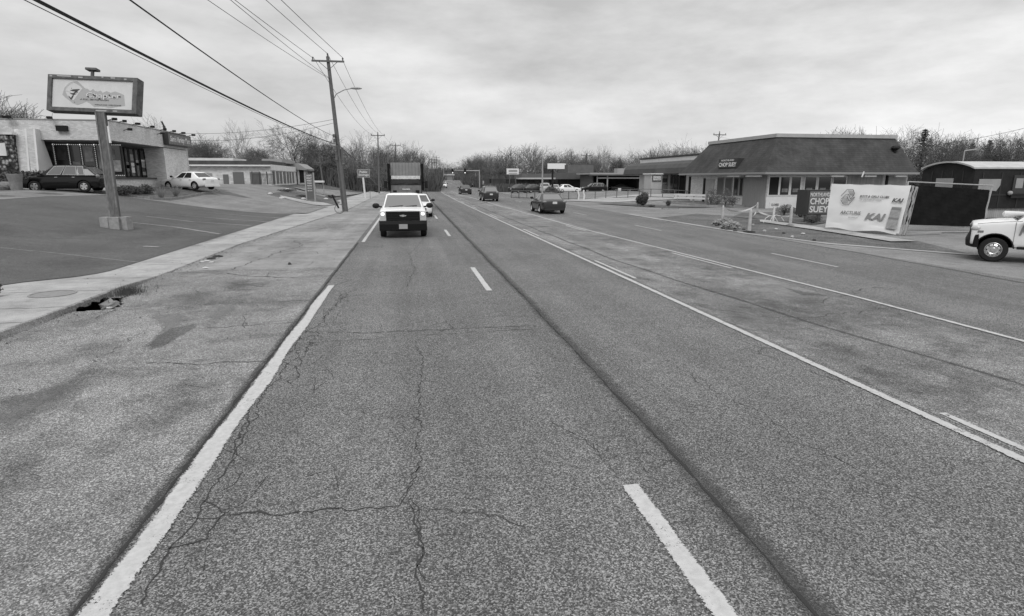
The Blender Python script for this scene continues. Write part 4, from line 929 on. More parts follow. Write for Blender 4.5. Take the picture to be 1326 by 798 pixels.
# windows on the south face
Yw = YA+1.58
def win_south(px0, px1, z0, z1, lights, posters):
    x0 = PY(px0, 200, Yw)[0]; x1 = PY(px1, 200, Yw)[0]
    f = MB()
    for a, b in (((x0, z0), (x0+.07, z1)), ((x1-.07, z0), (x1, z1)), ((x0+.07, z0), (x1-.07, z0+.07)), ((x0+.07, z1-.07), (x1-.07, z1))): f.b2((a[0], Yw-.08, a[1]), (b[0], Yw, b[1]))
    fo = f.build('window', black, t)
    MB().b2((x0+.07, Yw-.03, z0+.07), (x1-.07, Yw, z1-.07)).build('pane', glass_d, fo)
    for (a, b, c, d, mt) in posters:
        X_ = x0+.1+(x1-x0-.2)*a; X2 = x0+.1+(x1-x0-.2)*c; MB().b2((X_, Yw-.05, z0+.1+(z1-z0-.2)*b), (X2, Yw-.035, z0+.1+(z1-z0-.2)*d)).build('poster', mt, fo)
    if lights:
        b_ = MB(); n1 = int((z1-z0)/.13); n2 = int((x1-x0)/.13)
        for i in range(n1+1): b_.box((x0+.03, Yw-.11, z0+(z1-z0)*i/n1), (.045, .045, .045))
        for i in range(n2+1): b_.box((x0+(x1-x0)*i/n2, Yw-.11, z1-.03), (.045, .045, .045)); b_.box((x0+(x1-x0)*i/n2, Yw-.11, z0+.03), (.04, .04, .04))
        b_.build('light_string', M('bulb_string', .8, .4, emit=.35), fo)
pa = M('poster_grey', .17, .7, sc=3, amp=.5); pb = M('poster_pale', .30, .7, sc=5, amp=.4); pd = M('poster_dark', .05, .7, sc=4, amp=.5)
win_south(71, 90, 2.68, 4.85, True, [(.1, .5, .9, 1, pd), (.2, .05, .7, .3, pa)])
win_south(90, 106, 2.68, 4.85, True, [(.1, .1, .9, .45, pa)])
win_south(106, 124, 2.68, 4.85, True, [(.15, .45, .9, .95, pb), (.1, 0, .5, .3, pa)])
win_south(124, 137, 2.68, 4.85, True, [(.1, .2, .9, .9, pa)])
win_south(137, 158, 2.68, 4.85, True, [(.15, .1, .95, .5, pb), (.1, .55, .6, .9, pa)])
# entrance door with lit surround
x0 = PY(48, 200, Yw)[0]; x1 = PY(68, 200, Yw)[0]
d = MB(); d.b2((x0, Yw-.06, gz), (x1, Yw, 4.4)); do = d.build('door', M('door_black', .03, .3), t)
b_ = MB(); xm = (x0+x1)/2-.2
for i in range(14): b_.box((x0+.1+(x1-x0)*.62*i/13, Yw-.1, 4.28), (.05, .05, .05))
for i in range(10): b_.box((xm, Yw-.1, 4.2-.11*i), (.05, .05, .05)); 
for i in range(7): b_.box((x0+.1+(x1-x0)*.62, Yw-.1, 4.2-.11*i), (.05, .05, .05))
b_.build('light_string', MATS['bulb_string'], do)
# windows on the east face
Xw = X0-1.58
for i, (p0, p1, kind) in enumerate(((160, 165, 0), (166, 172, 1), (173, 178, 1), (180, 186, 0), (187, 194, 0), (195, 199, 1), (200, 205, 1))):
    y0 = PX(p0, 200, Xw)[0]; y1 = PX(p1, 200, Xw)[0]
    f = MB(); f.b2((Xw, y0, 2.6), (Xw+.06, y0+.12, 4.85)); f.b2((Xw, y1-.05, 2.6), (Xw+.06, y1+.1, 4.85)); f.b2((Xw, y0+.12, 4.75), (Xw+.06, y1-.05, 4.85)); f.b2((Xw, y0+.12, 2.6), (Xw+.06, y1-.05, 2.68))
    fo = f.build('window', black, t); MB().b2((Xw, y0+.12, 2.68), (Xw+.03, y1-.05, 4.75)).build('pane', glass_m if kind else glass_d, fo)
    for q in range(3):
        zz = 2.75+random.random()*1.2; MB().b2((Xw+.031, y0+.16, zz), (Xw+.045, y1-.1, zz+random.uniform(.15, .5))).build('poster', random.choice([pa, pb, whitep]), fo)
# slanted brick fins, pebble wall, roof spots, wall lamp, hanging sign
for (a, b, c, d_) in ((18, 32, 26, 38), (34, 43, 42, 50)):
    xa = PY(a, 168, YA-.5)[0]; xb = PY(b, 168, YA-.5)[0]; xc = PY(c, 216, YA-.5)[0]; xd = PY(d_, 216, YA-.5)[0]
    m = MB(); m.loft([[(xc, YA-.9, gz), (xd, YA-.9, gz), (xd, YA+1.5, gz), (xc, YA+1.5, gz)], [(xa, YA-.5, 5.7), (xb, YA-.5, 5.7), (xb, YA-.003, 5.7), (xa, YA-.003, 5.7)]]); m.build('fin', brick, t)
    m = MB(); m.loft([[(xd, YA-.92, gz), (xd+.12, YA-.92, gz), (xd+.12, YA+1.5, gz), (xd, YA+1.5, gz)], [(xb, YA-.52, 5.72), (xb+.12, YA-.52, 5.72), (xb+.12, YA-.003, 5.72), (xb, YA-.003, 5.72)]]); m.build('fin_trim', whitep, t)
xa = PY(18, 200, YA-.8)[0]; m = MB(); m.b2((-34, YA-1.0, gz-.2), (xa+.15, YA-.5, 5.3)); m.build('pebble_wall', pebble, t)
xa = PY(14, 172, YA-1)[0]; m = MB(); m.b2((xa-.4, YA-1.1, 5.3), (xa+.1, YA-.6, 5.45)); m.build('wall_cap', whitep, t)
xa = PY(4, 183, YA-1)[0]; m = MB(); m.b2((xa-1.2, YA-1.06, 3.95), (xa+.1, YA-1.0, 4.75)); m.build('wall_sign', whitep, t)
def spot(x, y, z, dx, dy):
    m = MB(); m.tube((x, y, z), (x+dx*.3, y+dy*.3, z+.08), .025); m.box((x+dx*.42, y+dy*.42, z+.08), (.26, .26, .16), random.uniform(0, 1)); m.build('spotlight', black, t)
for px in (12, 17, 69): spot(PY(px, 155, YA)[0], YA, ZT+.02, 0, -1)
for px in (141, 154, 171, 190, 206, 218, 230, 243): spot(X0, PX(px, 165, X0)[0], ZT+.02, 1, 0)
for px, py in ((160, 169), (203, 174)): y_, z_ = PX(px, py, X0); spot(X0, y_, z_, 1, 0)
x_, z_ = PY(81, 166, YA); m = MB(); m.b2((x_-.3, YA-.25, z_-.2), (x_+.35, YA-.003, z_+.15)); m.build('wall_lamp', black, t)
m = MB(); y_, z_ = PX(213, 160, X0-1); m.tube((X0-1, y_, 6.3), (X0-1, y_-.2, 7.0), .12); m.tube((X0-1, y_-.2, 7.0), (X0-1, y_-.6, 7.35), .08); m.build('roof_vent', steel_dk, t)
ya = PX(216, 182, X0+.3)[0]; yb = PX(245.5, 182, X0+.3)[0]
s = thing('shop_sign', 'wide dark box sign with pale italic lettering at the corner of the brick parapet', 'sign', (X0+.2, (ya+yb)/2, 5.4))
MB().b2((X0+.004, ya, 5.25), (X0+.42, yb, 6.25)).build('sign_box', M('sign_black', .03, .6), s)
MB().b2((X0+.42, ya+.08, 5.33), (X0+.43, yb-.08, 6.17)).build('sign_face', M('sign_grey', .14, .6, sc=3, amp=.4), s)
text('lettering', "Sam's Variety Mart", (X0+.437, (ya+yb)/2, 5.72), (0, 1, 0), (0, 0, 1), .62, whitep, s, width=(yb-ya)*.86, shear=.3, bold=.012)
# planter, bins, hedge, juniper
def shrub(label, c, r, n=900, size=.09, mat=leaf_dk, stems=8, name='shrub', group=None, sub=None):
    t = thing(name, label, 'shrub', (c[0], c[1], c[2]), 0, group)
    m = MB()
    for k in range(5): 
        o = Vector((random.uniform(-.5, .5)*r[0], random.uniform(-.5, .5)*r[1], random.uniform(-.15, .3)*r[2])); m.leaves((c[0]+o.x, c[1]+o.y, c[2]+r[2]+o.z), (r[0]*.72, r[1]*.72, r[2]*.72), n//5, size)
    m.build('foliage', mat, t)
    m = MB()
    for k in range(stems):
        a = random.uniform(0, 6.28); m.tube(c, (c[0]+math.cos(a)*r[0]*.6, c[1]+math.sin(a)*r[1]*.6, c[2]+r[2]*1.2), .02, .008, 4)
    m.build('stem', bark, t); return t
x, y, z = Dp(40, 238, 38); shrub('wide dark juniper bush in front of the slanted brick fins', (x, y, terr(x, y)+.3), (1.7, .7, .45), 2600, .12)
for px, w, lb in ((163, .8, 'clipped dark hedge under the narrow windows, left part'), (174, 1.0, 'clipped dark hedge under the narrow windows, middle part'), (188, .9, 'clipped dark hedge under the narrow windows, right part')):
    x, y, z = Dp(px, 238, 50); x, y = -18.6, PX(px, 236, -18.6)[0]; shrub(lb, (x, y, terr(x, y)), (.5, w*.8, .38), 1400, .08)
for px, lb in ((207, 'leafless bush in front of the white saloon bonnet'), (226, 'leafless bush in front of the white saloon doors')):
    y = PX(px, 240, -17.0)[0]; tt_ = thing('bare_bush', lb, 'shrub', (-17, y, terr(-17, y))); m = MB()
    for k in range(90):
        a = random.uniform(0, 6.28); e = random.uniform(.2, .6); m.tube((-17, y, terr(-17, y)), (-17+math.cos(a)*e, y+math.sin(a)*e, terr(-17, y)+random.uniform(.5, 1.0)), .01, .005, 3)
    m.build('twigs', twig_l, tt_)
sheetz = lambda x, y: terr(x, y)
m = MB()
for pts in ([(-20.6, 44.0), (-17.2, 44.0), (-16.5, 45), (-16.3, 56), (-17, 57.6)],):
    for a, b in zip(pts[:-1], pts[1:]):
        for i in range(8):
            p = [a[k]+(b[k]-a[k])*i/8 for k in (0, 1)]; q = [a[k]+(b[k]-a[k])*(i+1)/8 for k in (0, 1)]
            m.box(((p[0]+q[0])/2, (p[1]+q[1])/2, terr((p[0]+q[0])/2, (p[1]+q[1])/2)+.08), (math.dist(p, q)+.02, .18, .2), math.atan2(q[1]-p[1], q[0]-p[0]))
m.build('planter_kerb', kerb_m, kind='structure')
patch('planter_bed', [(-20, 44.2), (-17.3, 44.2), (-16.6, 45), (-16.4, 56), (-17.1, 57.3), (-20, 57)], dirt_m, .06, sub=3)
x, y, z = Dp(22, 246, 36.5); z = terr(x, y)
m = MB(); m.lathe([(.30, 0), (.34, .5), (.42, .95), (.42, 1.0), (.36, 1.0)], (x, y, z), 'Z', 20, True); m.build('planter_pot', M('pot_concrete', .20, .9, sc=6, amp=.2), label='tall tapered concrete planter in front of the black car', cat='planter', smooth=False)
m = MB(); x2_, y2_, _ = Dp(8, 245, 37); m.ball((x2_, y2_, terr(x2_, y2_)+.22), (.5, .4, .32), 10, .05); m.build('boulder', M('boulder', .17, .95, sc=4, amp=.3), label='low rounded boulder beside the concrete planter', cat='rock')
x, y, z = Dp(7, 238, 38.5); shrub('greyish scrub against the pebble wall at the left edge', (x, y, terr(x, y)), (.8, .5, .55), 900, .08, leaf_m)
# ------------------------------------------------------------------ storage garages
Yg = 84.5; gz2 = terr(-22, Yg)
xL = PY(249, 225, Yg)[0]-4; xR = PY(350.5, 225, Yg)[0]; zr = PY(300, 212.5, Yg)[1]; zf = PY(300, 216.5, Yg)[1]
t = thing('storage_garages', 'long low white storage building with grey doors and dark roof edge', 'building', (-22, Yg, gz2))
m = MB(); m.b2((xL, Yg, gz2-.3), (xR, Yg+10, zf)); m.build('wall', block, t)
m = MB(); m.b2((xL-.2, Yg-.5, zr-.1), (xR+.1, Yg+10, zr+.42)); m.build('roof', M('dark_fascia', .06, .8, sc=1, amp=.4), t)
m = MB(); m.b2((xL-.2, Yg-.55, zf+.1), (xR+.15, Yg, zr-.1)); m.build('gutter', whitep, t)
def gx(px): return PY(px, 230, Yg)[0]
for a, b, top, mt in ((264, 275, 224.5, greyw), (276, 281, 225, whitep), (289, 296, 226, M('door_mid', .13, .7)), (302, 316, 223, M('door_mid', .13, .7)), (324, 338, 223, M('door_mid', .13, .7))):
    m = MB(); m.b2((gx(a), Yg-.06, gz2), (gx(b), Yg-.003, PY(300, top, Yg)[1])); m.build('door', mt, t)
Xs = xR+.0; m = MB(); ye = PX(383.5, 225, Xs)[0]
m.b2((Xs-8, Yg+10, gz2-.3), (Xs, ye, zf+.2)); m.b2((Xs, Yg+.0, zf-.4), (Xs+.12, ye, zf+.35)); m.build('wing_wall', whitep, t)
for a, b in ((353, 356), (358, 361), (362.5, 365), (367, 370), (371.5, 374), (375, 377), (378.5, 380.5)):
    m = MB(); m.b2((Xs+.001, PX(a, 230, Xs)[0], gz2), (Xs+.05, PX(b, 230, Xs)[0], zf-.5)); m.build('door', MATS['door_mid'], t)
m = MB(); m.b2((xL, Yg+5, zr+.42), (gx(290), Yg+12, zr+.9)); m.build('roof_unit', whitep, t)
m = MB(); m.b2((Xs-3, Yg+9, zr+.42), (Xs-.2, ye+1, zr+.95)); m.build('roof_unit', M('unit_grey', .3, .7), t)
# office with gable
yo = ye; x0 = Xs+.2; xo = PY(393, 225, yo)[0]
t = thing('storage_office', 'small white office with low gable roof at the end of the garage row', 'building', (x0, yo, gz2))
m = MB(); m.b2((x0, yo, gz2-.3), (xo-.6, yo+8, zf+.1)); m.build('wall', whitep, t)
m = MB(); m.prism([(x0-2.5, yo-.6, zf+.1), (xo+.5, yo-.6, zf-.15), (xo+.5, yo-.6, zf+.1), (xo-.7, yo-.6, zf+.95), (x0-2.5, yo-.6, zf+1.0)], (0, 9, 0)); m.build('roof', M('office_roof', .24, .8), t)
m = MB(); m.b2((x0+.3, yo-.03, gz2), (x0+1.0, yo-.003, gz2+2.2)); m.build('door', black, t)
# picket fence across the gap
t = thing('picket_fence', 'dark vertical picket fence in front of the garage doors', 'fence', (gx(340), Yg-4, gz2)); m = MB()
xa, xb = PY(327, 230, Yg-4)[0], PY(355, 230, Yg-4)[0]
for i in range(18): m.box((xa+(xb-xa)*i/17, Yg-4, terr(xa, Yg-4)+.7), (.07, .03, 1.4))
m.box(((xa+xb)/2, Yg-4, terr(xa, Yg-4)+1.2), (xb-xa, .05, .06)); m.build('pickets', M('fence_dark', .055, .8), t)
for i in range(4): MB().box((xa+(xb-xa)*i/3, Yg-4.05, terr(xa, Yg-4)+.8), (.1, .1, 1.6)).build('post', M('fence_dark', .055, .8), t)
# ------------------------------------------------------------------ roadside signs, left
x, y, z = Dp(402, 249.5, 60); z = terr(x, y); hS = Dp(402, 225, 60)[2]-z
t = thing('menu_sign', 'tall grey board sign with rows of pale lettering between two posts', 'sign', (x, y, z))
w = 10.5*60/760
for s_ in (-1, 1): MB().b2((x+s_*w/2-.06, y-.06, z-.1), (x+s_*w/2+.06, y+.06, z+hS+.1)).build('post', greyw, t)
bo = MB().b2((x-w/2+.06, y-.05, z+.25), (x+w/2-.06, y+.05, z+hS)).build('board', M('board_grey', .10, .7), t)
for i, (s_, h_) in enumerate((("SAM'S", .2), ('MEAT', .2), ('MARKET', .2), ('FRESH', .16), ('PRODUCE', .16), ('OPEN DAILY', .12), ('BEER WINE', .12))):
    zz = z+hS-.2-i*.25; text('lettering', s_, (x-.02, y-.06, zz), (1, 0, 0), (0, 0, 1), h_*.9, M('board_letter', .6, .6), t, width=(w-.3)*random.uniform(.8, .98), bold=.02)
x, y, z = Dp(472, 245.5, 75); z = terr(x, y); Dd = 75; zt_, zb_ = Dp(472, 219.5, Dd)[2], Dp(472, 230, Dd)[2]
t = thing('storage_sign', 'dark rounded sign with two lines of white lettering on a short white post', 'sign', (x, y, z)); w = 15.5*75/760
fr_ = MB().b2((x-w/2, y-.1, zb_), (x+w/2, y+.1, zt_)).build('sign_box', M('sign_edge', .30, .6), t)
MB().b2((x-w/2+.07, y-.12, zb_+.07), (x+w/2-.07, y-.1, zt_-.07)).build('sign_face', M('sign_dark2', .13, .6), t)
text('lettering', 'Public', (x, y-.13, zt_-.32), (1, 0, 0), (0, 0, 1), .30, whitep, t, width=w*.62, bold=.015); text('lettering', 'Storage', (x, y-.13, zb_+.30), (1, 0, 0), (0, 0, 1), .34, whitep, t, width=w*.82, bold=.015)
MB().tube((x+.05, y, z-.1), (x-.1, y, zb_), .12, None, 8).build('post', whitep, t)
x, y, z = Dp(479, 246, 72); z = terr(x, y); MB().b2((x-.04, y-.04, z), (x+.04, y+.04, z+1.0)).build('marker_post', greyw, label='short thin marker post right of the storage sign', cat='post')
x, y, z = Dp(414, 240, 80); z = terr(x, y); t = thing('canopy_stand', 'little white canopy on thin legs behind the menu board', 'canopy', (x, y, z))
MB().b2((x-.7, y-.5, z+1.5), (x+.6, y+.5, z+1.75)).build('canopy_top', whitep, t)
for a in (-.6, .5): MB().b2((x+a-.06, y-.05, z), (x+a+.06, y+.05, z+1.5)).build('leg', greyw, t)
# street-name plate like horizontal bars on the pole back: a bush and rocks on the verge
for px, py, w, lb in ((393, 257, .9, 'low dark bush on the verge below the menu board'), (372, 249, 1.0, 'low dark bush at the tip of the verge'), (428, 257, .6, 'small dark bush on the verge near the leaning pole'), (488, 249.5, .5, 'small dark shrub at the foot of the second pole')):
    x, y, z = Gt(px, py); shrub(lb, (x, y, z), (w, w*.6, .2), 700, .08)
for i, (px, py) in enumerate(((350, 252.5), (422, 259), (393, 259), (372, 246.5), (365, 258))):
    x, y, z = Gt(px, py); MB().ball((x, y, z+.1), (.25, .18, .14), 8, .1).build('stone', M('pale_stone', .45, .9), label='pale stone lying on the verge', cat='rock', group='pale stones on the verge')
# ------------------------------------------------------------------ chop suey restaurant
XF, YS = 30.0, 46.2
XE, YN = PY(1174, 240, 46.2)[0], 60.3
t = thing('restaurant', 'single storey restaurant with steep dark shingled mansard roof and boarded corner', 'building', (XF+4, YS+4, 0))
m = MB(); m.b2((XF, YS, -.2), (XE, YS+.25, 3.0)); m.b2((XF, YS+.25, -.2), (XF+.25, YN, 3.0)); m.b2((XF+.25, YN-.25, -.2), (XE, YN, 3.0)); m.b2((XE-.25, YS+.25, -.2), (XE, YN-.25, 3.0)); m.build('wall', brick_w, t)
ex0, ex1, ey0, ey1, ze = XF-1.0, XE-2.0+.2, YS-1.0, YN+.8, 2.98
# east end of the roof from the photo
ex1 = PY(1189, 225, ey0)[0]; tx1 = PY(1161, 183, YS+1.0)[0]
tx0, ty0, ty1, zt_ = XF+1.15, YS+1.2, YN-1.3, 5.95
base = [(ex0, ey0, ze), (ex1, ey0, ze), (ex1, ey1, ze), (ex0, ey1, ze)]; topq = [(tx0, ty0, zt_), (tx1, ty0, zt_), (tx1, ty1, zt_), (tx0, ty1, zt_)]
rf = MB().loft([base, topq]).build('roof', shingle, t)
m = MB(); m.loft([[(tx0-.12, ty0-.12, zt_-.02), (tx1+.12, ty0-.12, zt_-.02), (tx1+.12, ty1+.12, zt_-.02), (tx0-.12, ty1+.12, zt_-.02)], [(tx0-.12, ty0-.12, zt_+.28), (tx1+.12, ty0-.12, zt_+.28), (tx1+.12, ty1+.12, zt_+.28), (tx0-.12, ty1+.12, zt_+.28)]]); m.build('coping', M('coping_pale', .36, .7, sc=2, amp=.1), rf)
m = MB()
for a, b in (((ex0-.08, ey0-.08), (ex1+.08, ey0)), ((ex0-.08, ey0), (ex0, ey1)), ((ex1, ey0), (ex1+.08, ey1))): m.b2((a[0], a[1], ze-.15), (b[0], b[1], ze+.02))
m.build('gutter', M('gutter_grey', .24, .6), rf)
MB().b2((ex0+.02, ey0+.02, ze-.16), (ex1-.02, ey1-.02, ze-.003)).build('soffit', M('soffit_g', .22, .8), rf)
m = MB(); y_, z_ = ty0, 0
x_ = PY(1158, 194, YS+.6)[0]; m.ball((x_-.2, YS+.25, 5.1), (.35, .3, .22), 8, .1); m.tube((x_-.2, YS+.3, 4.7), (x_-.2, YS+.3, 5.2), .15); m.build('vent', black, rf)
# fluorescent tubes under the eave
for a, b in ((1075, 1091), (1118, 1133), (1158, 1172)):
    xa, xb = PY(a, 227, ey0+.3)[0], PY(b, 227, ey0+.3)[0]; MB().b2((xa, ey0+.1, ze-.36), (xb, ey0+.28, ze-.225)).build('eave_light', whitep, t)
for a, b in ((944, 960), (968, 987)):
    ya, yb = PX(a, 227, ex0+.3)[0], PX(b, 227, ex0+.3)[0]; MB().b2((ex0+.1, ya, ze-.36), (ex0+.28, yb, ze-.225)).build('eave_light', whitep, t)
# boarded corner on the west face, windows and doors
def west(px0, px1, z0, z1, nme, mat, out=.05, X=XF, par=None, d=0):
    y0, y1 = PX(px0, 240, X)[0], PX(px1, 240, X)[0]; return MB().b2((X-out, y1, z0), (X-.003-d, y0, z1)).build(nme, mat, par or t)
west(963.5, 992.5, 0, 2.75, 'plywood_panel', plyw, .06); west(927, 963, .75, .86, 'sill', whitep, .1); west(927, 963, 0, .75, 'low_wall', whitep, .04)
for a, b in ((929, 937.5), (939, 948.5), (950.5, 957), (958, 963)):
    f = west(a, b, .9, 2.6, 'window', M('frame_grey', .2, .6), .05); y0, y1 = PX(a, 240, XF)[0], PX(b, 240, XF)[0]; MB().b2((XF-.06, y1+.1, 1.0), (XF-.05, y0-.1, 2.5)).build('pane', glass_m if a < 945 else glass_d, f)
west(911.5, 913.5, 0, 2.5, 'jamb', black, .1); f = west(914, 925, 0, 2.4, 'door', M('door_pale', .36, .7, sc=2, amp=.12), .05); MB().b2((XF-.1, PX(917.5, 240, XF)[0], 1.0), (XF-.05, PX(917, 240, XF)[0], 1.3)).build('handle', black, f)  # black jamb bar also stands in for the shadow left of the door
# south windows
def south(px0, px1, z0, z1, nme, mat, out=.05, Y=YS, par=None, d=0):
    x0, x1 = PY(px0, 240, Y)[0], PY(px1, 240, Y)[0]; return MB().b2((x0, Y-out, z0), (x1, Y-.003-d, z1)).build(nme, mat, par or t)
south(993.5, 1039, .0, .98, 'white_panel', whitep, .05); south(1039.5, 1096, 0, .9, 'white_panel', whitep, .05)
for a, b, z0 in ((995, 1008.5, 1.05), (1009.5, 1022, 1.05), (1023.5, 1036.5, 1.05), (1041, 1056.5, 1.1), (1058.5, 1075.5, 1.1), (1077.5, 1095, 1.1)):
    f = south(a-.6, b+.6, z0, 2.68, 'window', whitep, .06)
    x0, x1 = PY(a, 240, YS)[0], PY(b, 240, YS)[0]; MB().b2((x0+.06, YS-.075, z0+.08), (x1-.06, YS-.06, 2.6)).build('pane', glass_d, f)
    if a > 1008: MB().b2((x0+.2, YS-.085, z0+.3), (x0+.75, YS-.077, z0+.6)).build('poster', pa, f)
south(1096, 1142, 0, 2.75, 'siding_panel', siding, .05); south(1145.5, 1148, 0, 2.75, 'downpipe', black, .1); south(1149, 1172, 0, 2.7, 'wall_panel', M('panel_g', .30, .8, sc=2, amp=.2), .05)
x_, z_ = PY(1116, 227, YS-1.1); MB().tube((x_, YS-1.12, 2.6), (x_+.15, YS-1.12, 3.05), .06).build('eave_bracket', whitep, t)
# roof sign on the west slope
ya, yb = PX(956.5, 211, XF-.6)[0], PX(932.5, 211, XF-.6)[0]; xs_ = XF-.75; z0_, z1_ = PX(945, 217.5, xs_)[1], PX(945, 205.5, xs_)[1]
s = thing('roof_sign', 'white lettered restaurant sign on a black box fixed to the shingled roof slope', 'sign', (xs_, (ya+yb)/2, z0_))
MB().b2((xs_, ya, z0_), (xs_+.75, yb, z1_)).build('sign_box', M('sign_black', .03, .6), s)
hh = z1_-z0_
text('lettering', 'CHOP SUEY', (xs_-.02, (ya+yb)/2, z0_+hh*.36), (0, -1, 0), (0, 0, 1), hh*.46, whitep, s, width=(yb-ya)*.94, bold=.03)
text('lettering', 'NORTHLAND', (xs_-.02, (ya+yb)/2, z0_+hh*.82), (0, -1, 0), (0, 0, 1), hh*.2, whitep, s, width=(yb-ya)*.68, bold=.015)
# pylon CHOP SUEY sign standing by the road
Dc = 33.5
def cs(px, py): return Vector(Dp(px, py, Dc))
a_ = cs(1047, 246); x, y = a_.x, a_.y; zt_ = a_.z; zb_ = cs(1047, 279).z; w = 34*Dc/760
s = thing('restaurant_sign', 'boxy two-sided black sign with white lettering standing behind the white banner', 'sign', (x+w/2, y, 0))
MB().b2((x-.05, y-.02, zb_), (x+w, y+.9, zt_)).build('sign_box', M('sign_black', .03, .6), s)
MB().b2((x+.1, y-.04, zb_+.08), (x+w-.08, y-.02, zt_-.08)).build('sign_face', M('sign_dark2', .13, .6), s)
hh = zt_-zb_
text('lettering', 'NORTHLAND', (x+w/2, y-.05, zt_-.27), (1, 0, 0), (0, 0, 1), .22, whitep, s, width=w*.82, bold=.01)
text('lettering', 'CHOP', (x+w/2, y-.05, zt_-hh*.45), (1, 0, 0), (0, 0, 1), .36, whitep, s, width=w*.80, bold=.02)
text('lettering', 'SUEY', (x+w/2, y-.05, zt_-hh*.77), (1, 0, 0), (0, 0, 1), .36, whitep, s, width=w*.80, bold=.02)
for k in (.25, .75): MB().b2((x+w*k-.1, y+.35, -.1), (x+w*k+.1, y+.55, zb_)).build('post', steel_dk, s)
for px, py, r_, lb in ((1015, 276, .55, 'round clipped shrub left of the tall black sign'), (1036, 279, .45, 'round clipped shrub touching the tall black sign'), (1052, 287, .4, 'small shrub under the tall black sign')):
    x, y, z = Gt(px, py+3); shrub(lb, (x, y, z), (r_*1.2, r_, r_*.75), 1500, .055)
# ------------------------------------------------------------------ construction banner and mesh fence
tb = [Vector(Dp(1077, 238, 29.4)), Vector(Dp(1180, 240, 26.7))]; bb = [Vector(Dp(1068.5, 295, 29.0)), Vector(Dp(1164, 303, 26.2))]
t = thing('banner_panel', 'white vinyl banner with printed logos wrapped over a leaning fence panel', 'banner', (bb[0].x, bb[0].y, 0))
def BP(a, b): return (tb[0]*(1-a)+tb[1]*a)*(1-b)+(bb[0]*(1-a)+bb[1]*a)*b
bu = (tb[1]-tb[0]).normalized(); bv = (tb[0]-bb[0]); bv = (bv-bu*bv.dot(bu)).normalized(); bn = bu.cross(bv)
if bn.y > 0: bn = -bn
m = MB(); NX, NZ = 60, 34; vs = []
for j in range(NZ+1):
    for i in range(NX+1):
        a, b = i/NX, j/NZ; q = math.sin(a*17+b*6)*.008+math.sin(a*9-b*11+1)*.012+math.sin((a*.6+b)*23)*.008*b+.05*max(0, math.sin((a+b*.35)*9))**6*b
        sagz = -.03*abs(math.sin(a*math.pi*4))*(1-b)+(.05*math.sin(a*11)*b if b > .9 else 0)
        vs.append(BP(a, b)+bn*q+Vector((0, 0, sagz)))
m.add(vs, [(j*(NX+1)+i, j*(NX+1)+i+1, (j+1)*(NX+1)+i+1, (j+1)*(NX+1)+i) for j in range(NZ) for i in range(NX)])
bs_ = m.build('banner_sheet', M('vinyl', .50, .55, sc=1.5, amp=.05), t, smooth=True)
def btext(s_, a, b, hgt, wdt, mat, shear=0, bold=0): 
    return text('lettering', s_, BP(a, b)+bn*.075, bu, bv, hgt, mat, bs_, width=wdt, shear=shear, bold=bold, depth=.002)
Wb = (tb[1]-tb[0]).length; inkd = M('ink_dark', .05, .6); inkm = M('ink_mid', .12, .6)
btext('BOYS & GIRLS CLUBS', .60, .275, .11, Wb*.36, inkd, .15, .03); btext('OF GREATER ST. LOUIS', .56, .35, .07, Wb*.27, inkm)
btext('ARCTURIS', .33, .645, .17, Wb*.26, inkd, .05, .01); btext('ARCHITECTS', .375, .745, .05, Wb*.12, inkm)
btext('KAI', .665, .70, .34, Wb*.24, M('ink_soft', .16, .6), .2, .04); btext('KAI', .895, .335, .2, Wb*.13, inkd, .2, .04)
m = MB()
def bq(pts, c=.075): return [BP(a, b)+bn*c for a, b in pts]
m = MB(); m.prism(bq([(.845, .475), (.965, .475), (.958, .93), (.825, .92)]), bn*.004); m.build('poster', M('poster_a', .20, .7, sc=6, amp=.3), bs_)
m = MB(); m.prism(bq([(.845, .49), (.955, .50), (.952, .54), (.844, .53)], .081), bn*.003); m.build('poster_band', inkm, bs_); m = MB(); m.prism(bq([(.835, .69), (.958, .70), (.956, .74), (.834, .73)], .081), bn*.003); m.build('poster_band', inkm, bs_)
# interlocked hands logo: hexagon of slanted bars
def LG(x, y): return (.255+x*.088, .30+y*.165)     # centre, half sizes
m = MB()
def lbar(p, q, w=.012):
    P_, Q_ = [BP(*LG(*r_))+bn*.076 for r_ in (p, q)]; d_ = (Q_-P_).normalized(); n_ = d_.cross(bn)*w
    m.prism([P_-n_, Q_-n_, Q_+n_, P_+n_], bn*.004)
for p, q in (((-1.05, -.1), (-.25, -1)), ((-.25, -1), (.62, -1)), ((.62, -1), (.98, -.45)), ((.98, -.45), (.5, .28)), ((.5, .28), (.05, -.35)), ((.05, -.35), (-.25, -.35)), ((-.25, -.35), (-.95, .35)),
             ((1.1, .0), (.35, 1)), ((.35, 1), (-.5, 1)), ((-.5, 1), (-.98, .42)), ((-.1, -.05), (.35, .6)), ((.35, .6), (1.0, -.05))): lbar(p, q)
for k in range(5): lbar((-.05+k*.17, -.9), (.35+k*.13, -.25+.02*k), .007)
for k in range(5): lbar((-.8+k*.17, .2-.1*k), (-.45+k*.15, .9), .007)
m.build('logo', inkd, bs_)
m = MB()
for k in range(2): o = bn*-(.06+.14*k)+bu*(.08+.14*k); m.path([tb[1]+o, bb[1]+o, ], .022, 6); m.path([tb[0]-bn*.06, tb[1]+o-bu*.1], .02, 6)
m.path([tb[0]-bn*.05, bb[0]-bn*.05], .03, 6); m.build('frame', M('dull_steel', .17, .6, sc=5, amp=.3), t)
m = MB(); 
